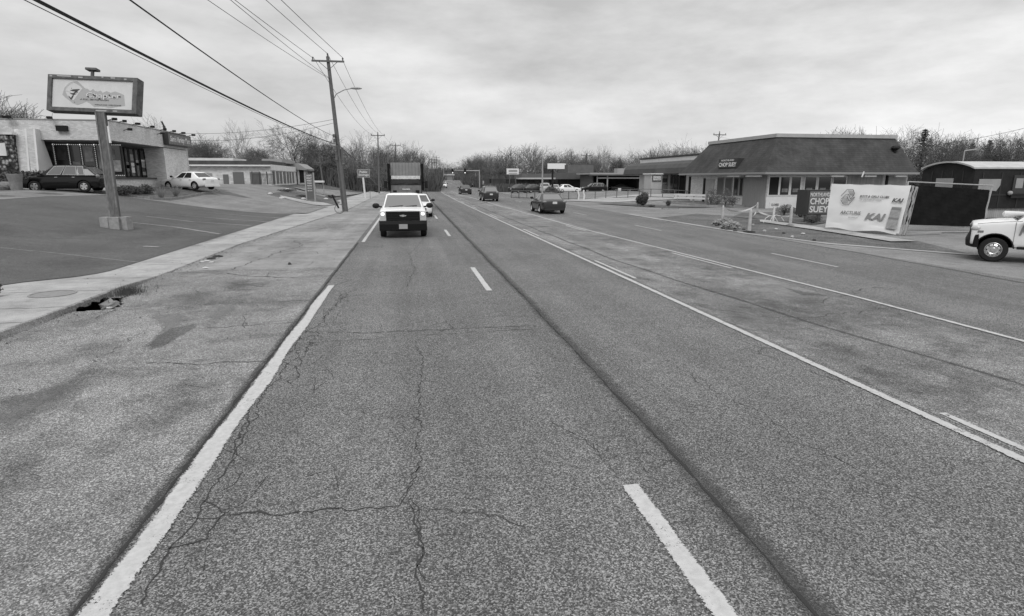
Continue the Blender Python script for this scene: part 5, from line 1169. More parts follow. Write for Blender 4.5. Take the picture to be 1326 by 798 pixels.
for k in range(2):
    o = bn*-(.05+.10*k)+bu*(.02+.10*k); a, b = tb[1]+o, bb[1]+o; n_ = 10
    rg = [[a+(b-a)*(i/n_)+bu*(.03*math.sin(i*1.9+k)), a+(b-a)*(i/n_)+bu*(.09+.03*math.sin(i*2.3+k))+bn*.01] for i in range(n_+1)]
    m.loft(rg, caps=False, closed=False)
m.build('folded_edge', M('vinyl_edge', .26, .6, sc=4, amp=.3), t)
# dark mesh fence panel
q0, q1, q2, q3 = Vector(Dp(1182, 240, 27)), Vector(Dp(1281, 246, 27.6)), Vector(Dp(1272, 294, 27.6)), Vector(Dp(1171, 291, 26.8))
t = thing('mesh_fence', 'fence panel covered with black privacy mesh beside the white banner', 'fence', (q3.x, q3.y, 0))
m = MB(); rg = []
for j in range(13):
    b = j/12; rg.append([(q0*(1-i/16)+q1*(i/16))*(1-b)+(q3*(1-i/16)+q2*(i/16))*b+Vector((0, -.02+.02*math.sin(i*1.3+j), 0)) for i in range(17)])
m.loft(rg, caps=False, closed=False); m.build('privacy_mesh', M('black_mesh', .011, .95, sc=3, amp=.3, spec=.05), t)
m = MB(); tl, trr = Vector(Dp(1176, 235.5, 27.1)), Vector(Dp(1286, 240.5, 27.8)); bl_, br_ = Vector(Dp(1168, 301, 26.8)), Vector(Dp(1270, 300, 27.7))
m.path([tl, trr], .03, 6); m.path([bl_, br_], .03, 6); m.path([tl, bl_], .035, 6); m.path([Vector(Dp(1284, 244, 27.7)), Vector(Dp(1281, 256, 27.7)), Vector(Dp(1278, 268, 27.7)), br_], .045, 6); m.build('frame', steel, t)
m = MB(); m.box((Dp(1190, 303, 26.6)[0], Dp(1190, 303, 26.6)[1], .05), (2.6, .14, .08), R(8)); m.build('fence_foot', greyw, t)
# ------------------------------------------------------------------ railcar
Xr, Yr = Dp(1263, 220, 30)[:2]; zr0 = .62; Lr = 14; Wr = 3.15; ztp = 3.25; zev = 2.93
t = thing('railcar', 'black old railway car with arched pale-edged roof on a light skirting', 'railway car', (Xr+3, Yr+1.5, 0))
def arc(n=12):
    return [(0, zev)]+[(Wr*(i/n), zev+(ztp-zev+.02)*math.sin(math.pi*i/n)**.8) for i in range(1, n)]+[(Wr, zev)]
ar = arc()
m = MB(); m.prism([(Xr, Yr+a, b) for a, b in ar[::-1]]+[(Xr, Yr, zr0+.35), (Xr, Yr+Wr, zr0+.35)], (Lr, 0, 0)); m.build('carbody', M('railcar_black', .022, .7, sc=2, amp=.35, spec=.15), t)
m = MB(); ar2 = [(a*1.03-.05, b+.04) for a, b in ar]; ar3 = [(a*1.03-.05, b+.12) for a, b in ar]
m.prism([(Xr-.12, Yr+a, b) for a, b in ar2]+[(Xr-.12, Yr+a, b) for a, b in ar3[::-1]], (Lr+.2, 0, 0)); m.build('roof', M('roof_metal', .40, .5, sc=2, amp=.15), t)
m = MB()
for k in range(12): m.b2((Xr+.5+k*1.15, Yr-.025, zr0+.37), (Xr+.56+k*1.15, Yr-.003, zev-.12))
m.b2((Xr, Yr-.03, 1.62), (Xr+Lr, Yr-.026, 1.70)); m.build('batten', M('batten_dark', .035, .7, spec=.2), t)
m = MB()
for k in range(1, 5): m.b2((Xr-.02, Yr+k*Wr/5-.03, zr0+.37), (Xr-.003, Yr+k*Wr/5+.03, 2.9))
m.build('batten', M('batten_dark', .035, .7, spec=.2), t)
m = MB(); m.b2((Xr+.05, Yr+.1, -.1), (Xr+Lr, Yr+Wr-.1, zr0+.34)); m.build('skirting', siding, t)
m = MB(); m.b2((Xr+1.55-.3, Yr-.03, zr0-.35), (Xr+1.55+.25, Yr+.095, zr0-.15)); m.build('skirt_vent', black, t)
m = MB(); m.b2((Xr-.03, Yr+1.15, 2.0), (Xr-.003, Yr+2.2, 2.5)); m.build('board', greyw, t)
x0, x1 = PY(1268, 232, Yr)[0], PY(1296, 232, Yr)[0]; z0, z1 = 1.85, PY(1280, 232, Yr)[1]
m = MB(); m.prism([(x0, Yr-.03, z0+.1), (x1-.2, Yr-.03, z0), (x1, Yr-.03, z0+.3), (x1, Yr-.03, z1), (x0, Yr-.03, z1)], (0, .027, 0)); m.build('board', greyw, t)
x0, x1 = PY(1312, 232, Yr)[0], PY(1345, 232, Yr)[0]
f = MB().b2((x0, Yr-.05, 1.5), (x1, Yr-.003, PY(1320, 227, Yr)[1])).build('door', M('door_black2', .03, .4), t); MB().b2((x0+.15, Yr-.06, 2.0), (x0+.6, Yr-.05, 2.5)).build('pane', greyw, f)
MB().b2((PY(1304, 248, Yr)[0], Yr-.25, 1.62), (x1, Yr-.003, 1.72)).build('step_rail', black, t)
MB().ball((PY(1305, 246, Yr)[0], Yr-.15, 1.75), (.12, .12, .12), 8).build('lamp', greyw, t, smooth=True)
# ------------------------------------------------------------------ barricade posts with tape, debris
posts = [(935, 289, 266), (970, 301, 270), (980, 277, 262), (1023, 293, 267)]
pp = []
for i, (px, py, ty) in enumerate(posts):
    x, y, z = Gt(px, py); Dd = x*fw[0]+y*fw[1]-HC*fw[2]*1.0+0; Dd = x*fw[0]+y*fw[1]+(z-HC)*fw[2]; H = Dp(px, ty, Dd)[2]
    lb = ('far left, near the flattened netting', 'nearest the road kerb', 'at the back, by the parked sign frame', 'at the right on a black rubber foot')[i]
    t = thing('barricade_post', 'pale channelizer post with tape, '+lb, 'traffic post', (x, y, z), 0, 'taped posts around the broken footway')
    m = MB(); m.lathe([(.10, 0), (.085, .1), (.065, H-.12), (.05, H-.05), (.02, H+.02)], (x, y, z), 'Z', 12, True); m.build('tube', M('post_pale', .40, .6, sc=4, amp=.2), t, smooth=False)
    m = MB(); m.lathe([(.28, 0), (.28, .04), (.12, .08), (.1, .08)], (x, y, z), 'Z', 8, True); m.build('foot', black, t); pp.append(Vector((x, y, z+H-.12)))
def tape(label, a, b, sag):
    m = MB(); rg = []
    for i in range(15):
        q = i/14; p = a*(1-q)+b*q-Vector((0, 0, 4*sag*q*(1-q))); tw = math.sin(q*7)*.03; rg.append([p+Vector((tw, 0, .04)), p-Vector((tw, 0, .04))])
    m.loft(rg, caps=False, closed=False); m.build('barrier_tape', M('tape', .55, .5), label=label, cat='tape')
tape('sagging pale barrier tape between the left and the back post', pp[0], pp[2], .35); tape('sagging pale barrier tape between the two right posts', pp[2]-Vector((0, 0, .5)), pp[3]-Vector((0, 0, .4)), .15); tape('pale barrier tape from the kerb post to the back post', pp[1]-Vector((0, 0, .3)), pp[2]-Vector((0, 0, .45)), .08)
x, y, z = Gt(1001, 287)
t = thing('small_sign', 'small white notice board on a low stand among the posts', 'sign', (x, y, z))
MB().b2((x-.34, y-.03, z+.85), (x+.34, y+.03, z+1.12)).build('board', whitep, t); text('lettering', 'CLOSED', (x, y-.04, z+.985), (1, 0, 0), (0, 0, 1), .13, inkm, t, width=.5, bold=.02)
MB().b2((x-.05, y-.03, z), (x+.05, y+.03, z+.85)).build('leg', whitep, t)
for px, py, lb in ((998, 289, 'left'), (1006, 288, 'right')):
    x, y, z = Gt(px, py); m = MB(); m.path([(x-.45, y, z+.02), (x-.35, y, z+.28), (x-.1, y, z+.42), (x+.2, y, z+.36), (x+.45, y, z+.05)], .018, 6); m.build('hose_loop', whitep, label='%s of two pale hose loops lying under the small notice' % lb, cat='hose')
for i, (px, py, r_, lb) in enumerate(((937, 292, .5, 'crumpled pale safety netting heaped at the left post'), (946, 297, .45, 'low heap of crumpled netting right of the left post'))):
    x, y, z = Gt(px, py); m = MB(); m.leaves((x, y, z+.14), (r_*1.2, r_*.7, .26), 1500, .09, .2); m.build('netting_heap', M('net_pale', .26, .9, sc=12, amp=.4), label=lb, cat='netting')
for i, (px, py) in enumerate(((928, 293), (925, 291), (941, 298), (975, 292), (963, 298), (1005, 298), (1015, 303), (1026, 308), (1054, 312), (990, 300), (952, 300), (1040, 304))):
    x, y, z = Gt(px, py); MB().ball((x, y, z+.04), (random.uniform(.05, .16), .08, .05), 6, .2).build('rubble', M('rubble%d' % (i % 2), (.06, .4)[i % 2], .9), label='small lump of rubble on the roadside dirt', cat='rubble', group='rubble on the roadside dirt')
m = MB(); x, y, z = Gt(976, 290); m.box((x, y, z+.12), (.55, .3, .22), .2); m.build('sandbag', M('sandbag', .16, .9, sc=8, amp=.3), label='grey sandbag lying beside the back post', cat='sandbag')
# ------------------------------------------------------------------ awning building north of the restaurant
XA = 34.6; y0, y1 = 62.0, 86.5; gzA = .6
t = thing('awning_building', 'low commercial building with long dark curved awning and white parapet', 'building', (XA+4, 74, gzA))
MB().b2((XA, y0, 0), (XA+12, y1, 5.2)).build('wall', whitep, t)
MB().b2((XA-.1, y0-.1, 5.25), (XA+12, y1+.1, 5.42)).build('coping', M('dark_fascia2', .05, .8), t)
m = MB(); pr = [(XA-.003, 4.72), (XA-.55, 4.62), (XA-1.1, 4.3), (XA-1.5, 3.8), (XA-1.65, 3.1), (XA-1.6, 3.05), (XA-.003, 3.05)]
m.prism([(a, y0, b) for a, b in pr], (0, y1-y0+2.5, 0)); m.build('awning', M('awning_dark', .055, .75, sc=1, amp=.2), t)
def westA(px0, px1, z0, z1, nme, mat, out=.05, par=None): return west(px0, px1, z0, z1, nme, mat, out, XA, par or t)
westA(868, 888, .3, 2.95, 'shop_window', glass_d, .05); 
for p_ in (872, 879.5): westA(p_, p_+.6, .3, 2.95, 'mullion', steel_dk, .08)
f = westA(895, 904.5, .3, 2.6, 'door', MATS['door_pale'], .05); westA(892.6, 894.8, .2, 2.7, 'jamb', black, .12); westA(857, 864.5, .3, 2.95, 'bay_wall', greyw, .04); westA(858, 864, 1.6, 2.5, 'bay_window', glass_d, .07)  # black bar left of the door carries its shadow as colour
westA(905, 908, .2, 2.9, 'jamb', M('jamb_g', .12, .7), .1)
# booth
p0 = PX(857, 240, XA-1.7)[0]; p1 = PX(839, 240, XA-1.7)[0]
t = thing('kiosk', 'pale boxy kiosk with a lettered light box, left end under the awning', 'kiosk', (XA-2.5, (p0+p1)/2, gzA))
MB().b2((XA-3.2, p0, 0), (XA-1.7, p0+2.4, 3.0)).build('wall', M('kiosk_wall', .42, .7, sc=2, amp=.08), t); MB().b2((XA-3.35, p0-.15, 3.0), (XA-1.5, p0+2.6, 3.15)).build('roof', whitep, t)
xa, xb = XA-3.1, XA-1.85
MB().b2((xa, p0-.12, 2.15), (xb, p0-.003, 2.85)).build('sign_box', M('sign_edge2', .08, .6), t); MB().b2((xa+.1, p0-.14, 2.25), (xb-.1, p0-.12, 2.75)).build('sign_face', whitep, t)
text('lettering', 'NAILS', ((xa+xb)/2, p0-.15, 2.5), (1, 0, 0), (0, 0, 1), .3, inkm, t, width=.9)
# guard rail of white planks
a = Vector(Gt(873, 262)); b = Vector(Gt(926, 259.5)); a.z = b.z = 0
a = Vector((*Dp(873, 258, 61)[:2], 0)); b = Vector((*Dp(926, 256, 57)[:2], 0)); dd = b-a; ang = math.atan2(dd.y, dd.x); c_ = (a+b)/2
t = thing('plank_barrier', 'low white two-plank barrier before the restaurant doors', 'barrier', (c_.x, c_.y, 0))
for zz in (.55, .85): MB().box((c_.x, c_.y, zz), (dd.length, .08, .2), ang).build('plank', whitep, t)
for q in (.1, .5, .9): p = a+dd*q; MB().box((p.x, p.y+.08, .4), (.12, .12, .8)).build('post', greyw, t)
# kerbed planter with plants
patch('planter_island', [(XF-3.6, 58.8), (XF-3.6, 50.5), (XF-.1, 49.5), (XF-.1, 58.8)], dirt_m, .14, sub=1)
m = MB(); 
for a, b in (((-3.7, 49.4), (-3.55, 59)), ((-3.55, 49.4), (0, 49.55))): m.b2((XF+a[0], a[1], -.05), (XF+b[0]-.05, b[1], .16))
m.build('planter_edge', conc, kind='structure')
for px, w, h_, lb in ((921, .5, .8, 'sprawling dark plant at the left end of the restaurant planter'), (929, .7, .5, 'low round plant second from the left in the restaurant planter'), (940, .6, .8, 'taller leafy plant in the middle of the restaurant planter'), (950, .5, .45, 'small thin plant at the right end of the restaurant planter')):
    x, y, z = Dp(px, 262, 53.5); shrub(lb, (XF-2.4, PX(px, 255, XF-2.4)[0], .15), (w, w, h_), 500, .09, leaf_m)
MB().tube((Dp(915, 259, 55)[0], Dp(915, 259, 55)[1], 0), (Dp(914, 245, 55)[0]-.0, Dp(915, 259, 55)[1], 1.35), .14, .09, 7).build('tree_stump', bark_l, label='pale cut trunk beside the plank barrier', cat='stump')
# round topiary and small shrubs by the kerb
x, y, z = Gt(832, 267)
t = thing('round_bush', 'ball-shaped clipped dark bush at the kerb corner', 'shrub', (x, y, z)); m = MB(); [m.leaves((x+random.uniform(-.26, .26), y+random.uniform(-.22, .22), z+.66+random.uniform(-.22, .26)), (.38, .38, .36), 480, .12, .2) for _ in range(14)]; m.build('foliage', leaf_dk, t); MB().tube((x, y, z), (x, y, z+.5), .12, .08, 6).build('stem', bark, t)
x, y, z = Gt(843, 268.5); shrub('tiny dark shrub right of the ball-shaped bush', (x, y, z), (.35, .3, .12), 400, .06)
x, y, z = Gt(865, 268); shrub('small upright shrub between the ball-shaped bush and the posts', (x, y, z), (.28, .28, .3), 500, .07)
x, y, z = Gt(868, 271); MB().box((x, y, z+.05), (1.6, .3, .12), .2).build('kerb_stone', kerb_m, label='loose kerb stone lying by the small upright shrub', cat='kerb stone')
# chain link fence, bollards
def fence(label, pa_, pb_, n, H, grpname='chain_fence', rails=2, mat=None, pick=0):
    a = Vector((*Gt(*pa_)[:2], 0)); b = Vector((*Gt(*pb_)[:2], 0)); mat = mat or steel_dk
    t = thing(grpname, label, 'fence', (a.x, a.y, 0))
    for i in range(n+1):
        p = a+(b-a)*(i/n); z = terr(p.x, p.y); MB().tube((p.x, p.y, z), (p.x, p.y, z+H), .045, None, 6).build('post', mat, t)
    m = MB()
    for k in range(rails):
        for i in range(n):
            p = a+(b-a)*(i/n); q = a+(b-a)*((i+1)/n); zz = H*.96 if k == 0 else .08
            m.tube((p.x, p.y, terr(p.x, p.y)+zz), (q.x, q.y, terr(q.x, q.y)+zz), .035 if k == 0 else .03, None, 5)
    if pick:
        for i in range(pick):
            p = a+(b-a)*(i/pick); z = terr(p.x, p.y); m.tube((p.x, p.y, z), (p.x, p.y, z+H*.95), .018, None, 3, False)
    m.build('rail', mat, t); return t
fence('low dark chain fence with thin posts across the forecourt', (757, 258.6), (905, 259.5), 10, .95)
fence('dark barred fence left of the white bollards', (662, 256.5), (748, 258.8), 8, 1.0, pick=60)
for px, lb in ((749, 'left of the pair of white bollards in the dark fence'), (756, 'right of the pair of white bollards in the dark fence')):
    x, y, z = Gt(px, 259); MB().path([(x, y, 0), (x+.05, y, .5), (x-.06, y, .95), (x-.02, y, 1.15)], .10, 8).build('bollard', whitep, label=lb, cat='bollard')
# ------------------------------------------------------------------ filling station canopy and strip building
Yst = 109.0
def px2x(p, Y): return PY(p, 240, Y)[0]
t = thing('service_bay', 'open-fronted flat-roofed service bay with white corner post', 'building', (px2x(800, Yst), Yst, 0))
xa, xb = px2x(767, Yst), px2x(834, Yst); zt_ = PY(800, 224.8, Yst)[1]
MB().b2((xa-.6, Yst-.5, zt_-.18), (xb+.3, Yst+9, zt_+.12)).build('roof', M('pale_edge', .30, .7), t)
MB().b2((xa-.8, Yst-.55, zt_-.42), (xb-.8, Yst-.3, zt_-.18)).build('fascia', M('dark_fascia', .06, .8), t)
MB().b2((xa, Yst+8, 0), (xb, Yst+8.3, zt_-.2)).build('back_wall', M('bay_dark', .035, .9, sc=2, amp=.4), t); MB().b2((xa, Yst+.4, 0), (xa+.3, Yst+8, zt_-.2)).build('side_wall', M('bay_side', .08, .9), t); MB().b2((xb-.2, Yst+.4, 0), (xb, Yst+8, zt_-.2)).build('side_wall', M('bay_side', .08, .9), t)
MB().b2((px2x(831.5, Yst), Yst-.45, 0), (px2x(834.5, Yst), Yst-.1, zt_-.2)).build('corner_post', whitep, t)
MB().b2((px2x(785.5, Yst), Yst-.1, 0), (px2x(787, Yst), Yst+.1, zt_-.2)).build('post', greyw, t); MB().b2((px2x(772.5, Yst), Yst-.1, 0), (px2x(773.5, Yst), Yst+.1, zt_-.2)).build('post', greyw, t)
MB().b2((xa+.8, Yst-.12, zt_-.95), (xb-.8, Yst+.1, zt_-.7)).build('header_beam', greyw, t)
MB().b2((px2x(806, Yst), Yst+3, zt_+.12), (px2x(821, Yst), Yst+5, zt_+1.0)).build('roof_unit', greyw, t)
MB().b2((px2x(801, 104), 104, .0), (px2x(804.5, 104), 104.3, .75)).build('notice_box', whitep, label='white box notice standing in front of the open service bay', cat='notice')
Ysb = 121.0
t = thing('strip_building', 'long low dark strip building with white roof edge and overhanging fascia', 'building', (px2x(700, Ysb), Ysb, 0))
xa, xb = px2x(638, Ysb), px2x(767, Ysb); z1_ = PY(700, 231.5, Ysb)[1]
MB().b2((xa, Ysb, -.2), (xb, Ysb+14, z1_)).build('wall', M('strip_wall', .035, .8, sc=.8, amp=.4), t)
MB().b2((px2x(668, Ysb), Ysb-1.6, z1_-.1), (px2x(722, Ysb), Ysb, z1_+.2)).build('roof_edge', M('pale_edge2', .45, .7), t)
MB().b2((px2x(717, Ysb), Ysb-2, z1_-.1), (px2x(748, Ysb), Ysb, PY(700, 224, Ysb)[1])).build('fascia', M('fascia_grey', .085, .8, sc=1, amp=.1), t); MB().b2((px2x(748.2, Ysb), Ysb-1.7, z1_-.1), (px2x(766, Ysb), Ysb, PY(700, 223.6, Ysb)[1])).build('fascia', M('fascia_grey2', .065, .8, sc=1, amp=.1), t)
MB().b2((px2x(735, 135), 135, 0), (px2x(768, 135), 145, PY(735, 213.5, 135)[1])).build('upper_storey', M('upper_grey', .12, .8, sc=1, amp=.15), t)
MB().b2((px2x(676, 135), 135, 0), (px2x(717, 135), 145, PY(735, 225, 135)[1])).build('upper_storey', M('upper_grey', .12, .8), t)
for i in range(7): MB().b2((px2x(655+i*12, Ysb), Ysb-.05, .6), (px2x(662+i*12, Ysb), Ysb-.003, 2.3)).build('shop_window', glass_d, t)
# cars parked in front
for px, nme, lb, P_, pm, hd_ in ((693, 'parked_car', 'dark car at the left end of the row outside the strip building', SEDAN, grey_p, 20), (706, 'parked_car', 'silver car half hidden by the metal lamp pole', SUV, M('silver_paint', .35, .3), 75), (719, 'parked_car', 'pale car behind the dark shrub under the blank sign', SEDAN, M('silver_paint', .35, .3), 70),
        (735, 'parked_car', 'white saloon outside the strip building left of the bollards', SEDAN, white_p, 8), (769, 'parked_car', 'dark sport utility car side-on at the service bay', SUV, blackpaint, 180), (805, 'parked_car', 'dark pickup-like car in the shade inside the service bay', SEDAN, grey_p, 0), (675, 'parked_car', 'dim grey car at the far left of the forecourt', SEDAN, grey_p, 30)):
    Y_ = 112 if px == 805 else 103; x_ = px2x(px, Y_); car(nme, lb, 'car', (x_, Y_, terr(x_, Y_)), R(hd_), P_, pm, fine=False)
# blank signs
x, y, z = Dp(716, 250, 92); z = terr(x, y)
t = thing('blank_sign', 'large blank white rectangular sign on a dark single pole', 'sign', (x, y, z)); Z = lambda py: Dp(716, py, 92)[2]
xa, xb = Dp(707, 215, 92)[0], Dp(729.5, 215, 92)[0]
MB().b2((xa, y-.15, Z(219)), (xb, y+.15, Z(212))).build('sign_face', M('white_sign', .72, .6), t); MB().tube((x-.1, y, z), (x-.1, y, Z(219)), .16, None, 8).build('post', black, t)
MB().b2((xb, y+1, Z(213.5)), (xb+.55, y+1.2, Z(212))).build('lamp_bar', whitep, t)
x, y, z = Dp(663, 245, 118); z = terr(x, y); Z = lambda py: Dp(663, py, 118)[2]; xa, xb = Dp(655, 222, 118)[0], Dp(671, 222, 118)[0]
t = thing('distant_sign', 'distant white sign with dark printed lines standing against the trees', 'sign', (x, y, z))
MB().b2((xa, y-.1, Z(226)), (xb, y+.1, Z(218.5))).build('sign_face', M('white_sign', .72, .6), t)
m = MB()
for a, b in ((220.4, 221.2), (222, 222.8), (224.6, 225.2)): m.b2((xa+.4, y-.13, Z(b)), (xb-.3, y-.1, Z(a)))
m.build('printed_lines', inkm, t)
for q in (.25, .75): MB().tube((xa+(xb-xa)*q, y, z), (xa+(xb-xa)*q, y, Z(226)), .1, None, 6).build('post', steel_dk, t)
x, y, z = Dp(714, 250, 84); shrub('dark dense shrub under the large blank sign', (x, y, 0), (1.0, .8, .75), 1800, .12)
# ------------------------------------------------------------------ junction signals
def signal(label, px, D_, z_, par=None):
    x, y, _ = Dp(px, 221, D_)
    t = thing('traffic_signal', label, 'traffic light', (x, y, z_))
    MB().b2((x-.26, y-.2, z_), (x+.26, y+.15, z_+1.25)).build('housing', black, t); MB().ball((x, y-.22, z_+.22), (.14, .05, .14), 8).build('lens', lamp_on, t)
    return t
D_ = 150; x1_, y1_, _ = Dp(621, 240, D_); zarm = Dp(605, 221.5, D_)[2]
t = thing('signal_mast', 'pale signal mast with long horizontal arm at the junction', 'mast', (x1_, y1_, terr(x1_, y1_)))
MB().tube((x1_, y1_, terr(x1_, y1_)), (x1_, y1_, zarm+.3), .18, .14, 8).build('post', steel, t); xe_, ye_, _ = Dp(585, 221, D_); MB().tube((x1_, y1_, zarm), (xe_, ye_, zarm+.15), .14, .07, 8).build('arm', steel, t)
signal('left of the two hanging signals over the junction', 586, 149.5, Dp(586, 225, 149)[2]); signal('right of the two hanging signals over the junction', 602, 149.5, Dp(602, 225, 149)[2])
for px, ty, by, lb in ((616, 224, 241, 'slim pole just left of the signal mast'), (575, 214, 241, 'slim pole beside the hill road')):
    x, y, _ = Dp(px, 240, 156); mpole(lb, px, by, ty, .1, base=(x, y, terr(x, y)))
x, y, _ = Dp(556, 240, 156); t = thing('signal_mast', 'second signal mast left of the road with short arm', 'mast', (x, y, terr(x, y))); za = Dp(556, 219, 156)[2]
MB().tube((x, y, terr(x, y)), (x, y, za), .16, .12, 8).build('post', steel, t); MB().tube((x, y, za), (x+2.6, y, za+.1), .1, .07, 8).build('arm', steel, t)
x, y, z = Dp(627, 236, 145); t = thing('road_sign', 'small square pale road sign right of the signal mast', 'sign', (x, y, terr(x, y))); MB().b2((x-.38, y-.03, 1.0), (x+.38, y+.03, 1.9)).build('board', M('board_pale', .32, .7), t); MB().tube((x, y+.05, 0), (x, y+.05, 1.5), .04, None, 6).build('post', steel, t)
x, y, z = Dp(635, 240, 100); t = thing('pedestrian_signal', 'dark signal head on a pole right of the junction', 'traffic light', (x, y, 0)); MB().tube((x, y, 0), (x, y, 2.2), .09, None, 6).build('post', steel_dk, t); MB().b2((x-.15, y-.15, 1.7), (x+.15, y+.15, 2.4)).build('housing', black, t); MB().b2((x-.2, y-.15, .8), (x+.2, y+.15, 1.0)).build('control_box', black, t)
for px, w_, lb in ((582, 7, 'distant low pale building beside the hill road'), ):
    x, y, z = Dp(px, 227, 240); MBt = thing('distant_house', lb, 'building', (x, y, terr(x, y))); MB().b2((x-w_/4, y, terr(x, y)), (x+w_/4, y+6, z-.1)).build('wall', M('far_wall', .2, .8), MBt); MB().b2((x-w_/4-.3, y-.4, z-.1), (x+w_/4+.3, y+6.3, z+.5)).build('roof', M('far_roof', .4, .8), MBt)
# ------------------------------------------------------------------ litter and stones at the inlet
x0, y0 = -6.42, 12.9
def chunk(c, d, rot, seed):
    rd = random.Random(seed); bm = bmesh.new(); bmesh.ops.create_cube(bm, size=1); bmesh.ops.subdivide_edges(bm, edges=bm.edges[:], cuts=2, use_grid_fill=True)
    for v_ in bm.verts: v_.co = rot@Vector((v_.co.x*d[0]+rd.uniform(-.02, .02), v_.co.y*d[1]+rd.uniform(-.02, .02), v_.co.z*d[2]+rd.uniform(-.015, .015)))+Vector(c)
    m = MB(); m.add([v_.co[:] for v_ in bm.verts], [[v_.index for v_ in f.verts] for f in bm.faces]) if not bm.verts.index_update() else 0; bm.free(); return m
slab_m = M('slab_grey', .2, .9, sc=9, amp=.3, bump=.5)
chunk((-5.98, 12.72, -.02), (.28, .42, .10), Matrix.Rotation(-.5, 3, 'Y')@Matrix.Rotation(.35, 3, 'Z'), 3).build('broken_slab', slab_m, label='broken grey concrete slab tipped into the washed-out kerb hollow', cat='rubble')
chunk((-6.25, 13.3, -.12), (.25, .3, .14), Matrix.Rotation(.4, 3, 'X')@Matrix.Rotation(.9, 3, 'Z'), 4).build('broken_slab', slab_m, label='smaller concrete chunk deep in the kerb hollow, nearest the weeds', cat='rubble')
m = MB(); m.ball((-5.86, 12.42, .02), (.05, .04, .02), 8, .25); m.build('litter_scrap', M('paper_white', .4, .7), label='white paper scrap at the rim of the kerb hollow', cat='litter')
m = MB(); m.lathe([(.42, 0), (.42, .012), (.38, .012), (.38, .004), (.001, .004)], (-7.45, 13.6, .121), 'Z', 32); m.build('manhole_cover', M('manhole', .2, .8, sc=8, amp=.2), label='round concrete manhole lid set in the pavement', cat='manhole cover')
gm = MB()
for _ in range(420):
    a = random.uniform(0, 6.28); r_ = abs(random.gauss(0, .22)); bx_, by_ = -6.2+r_*math.cos(a)*.8, 14.0+r_*math.sin(a)*1.6; hgt = random.uniform(.05, .22); an = random.uniform(0, 6.28); l_ = random.uniform(.02, .12)
    gm.add([(bx_-.006, by_, -.02), (bx_+.006, by_, -.02), (bx_+math.cos(an)*l_, by_+math.sin(an)*l_, hgt)], [(0, 1, 2)])
for _ in range(300):
    by_ = random.uniform(8, 40); bx_ = eL(by_)+abs(random.gauss(.03, .04)); an = random.uniform(0, 6.28); hgt = random.uniform(.02, .09)
    gm.add([(bx_-.006, by_, -.01), (bx_+.006, by_, -.01), (bx_+math.cos(an)*.05, by_+math.sin(an)*.05, hgt)], [(0, 1, 2)])
gm.build('dead_grass', M('dead_grass', .07, .95, spec=.1), kind='stuff')
for i, (px, py, c_, s_) in enumerate(((282, 333, .04, .16), (274, 336, .03, .13), (268, 339, .5, .08), (274, 341, .45, .07), (266, 348, .4, .08), (375, 343, .06, .05), (262, 340, .4, .06))):
    x, y, z = Gt(px, py); MB().ball((x, y, z+.02), (s_, s_*.6, .05 if c_ < .1 else .025), 8, .2).build('litter_scrap', M('litter_d' if c_ < .1 else 'litter_w', .04 if c_ < .1 else .5, .8), label='%s scrap of litter on the kerbside strip' % ('dark' if c_ < .1 else 'pale'), cat='litter', group='%s litter on the kerbside strip' % ('dark' if c_ < .1 else 'pale'))
gr = MB()
for _ in range(2600):   # loose grit
    y = random.uniform(3, 16); x = -6.4+abs(random.gauss(0, 1.3)); s_ = random.uniform(.004, .011)
    if x < -2.4 and inlet_dip(x, y) == 0: gr.add([(x-s_, y-s_, .002), (x+s_, y-s_*.6, .002), (x, y+s_, .002), (x, y, .002+s_)], [(0, 1, 3), (1, 2, 3), (2, 0, 3)])
for _ in range(3500):
    y = random.uniform(5, 30); x = eL(y)+.05+abs(random.gauss(0, .22)); s_ = random.uniform(.006, .016)
    if inlet_dip(x, y) == 0: gr.add([(x-s_, y-s_, .002), (x+s_, y-s_*.6, .002), (x, y+s_, .002), (x, y, .002+s_)], [(0, 1, 3), (1, 2, 3), (2, 0, 3)])
gr.build('grit', M('grit', .2, .9, sc=60, amp=.6), kind='stuff')
lv = MB()
for _ in range(520):
    y = random.uniform(6, 34); x = eL(y)+.04+abs(random.gauss(0, .35)) if random.random() < .75 else random.uniform(-8, -2.3); a = random.uniform(0, 6.28); l = random.uniform(.012, .035); z = (kh(y) if x < eL(y) else 0)+.008
    if inlet_dip(x, y): continue
    c, s_ = math.cos(a)*l, math.sin(a)*l; lv.add([(x-c, y-s_, z), (x+s_*.5, y-c*.5, z+.006), (x+c, y+s_, z+.012), (x-s_*.5, y+c*.5, z)], [(0, 1, 2, 3)])
lv.build('fallen_leaves', M('dead_leaf', .06, .9, spec=.1), kind='stuff')
patch('broken_concrete', [(-9.2, 14.7), (-9.2, 13.2), (-11.4, 13.0), (-12.5, 14.6), (-11.2, 15.4), (-9.9, 15.5)], kerb_m, .03, sub=2)
for i in range(16):
    x, y = random.uniform(-11.6, -9.3), random.uniform(13.4, 15.2); chunk((x, y, terr(x, y)+.03), (random.uniform(.08, .25), random.uniform(.06, .2), .05), Matrix.Rotation(random.uniform(0, 3), 3, 'Z'), i).build('concrete_fragment', kerb_m, label='broken concrete fragment beside the manhole lid on the pavement edge', cat='rubble', group='broken concrete beside the pavement')
x, y, z = Gt(2, 385); shrub('dark tuft at the left edge by the pavement', (x-.1, y, z), (.10, .18, .15), 260, .045)
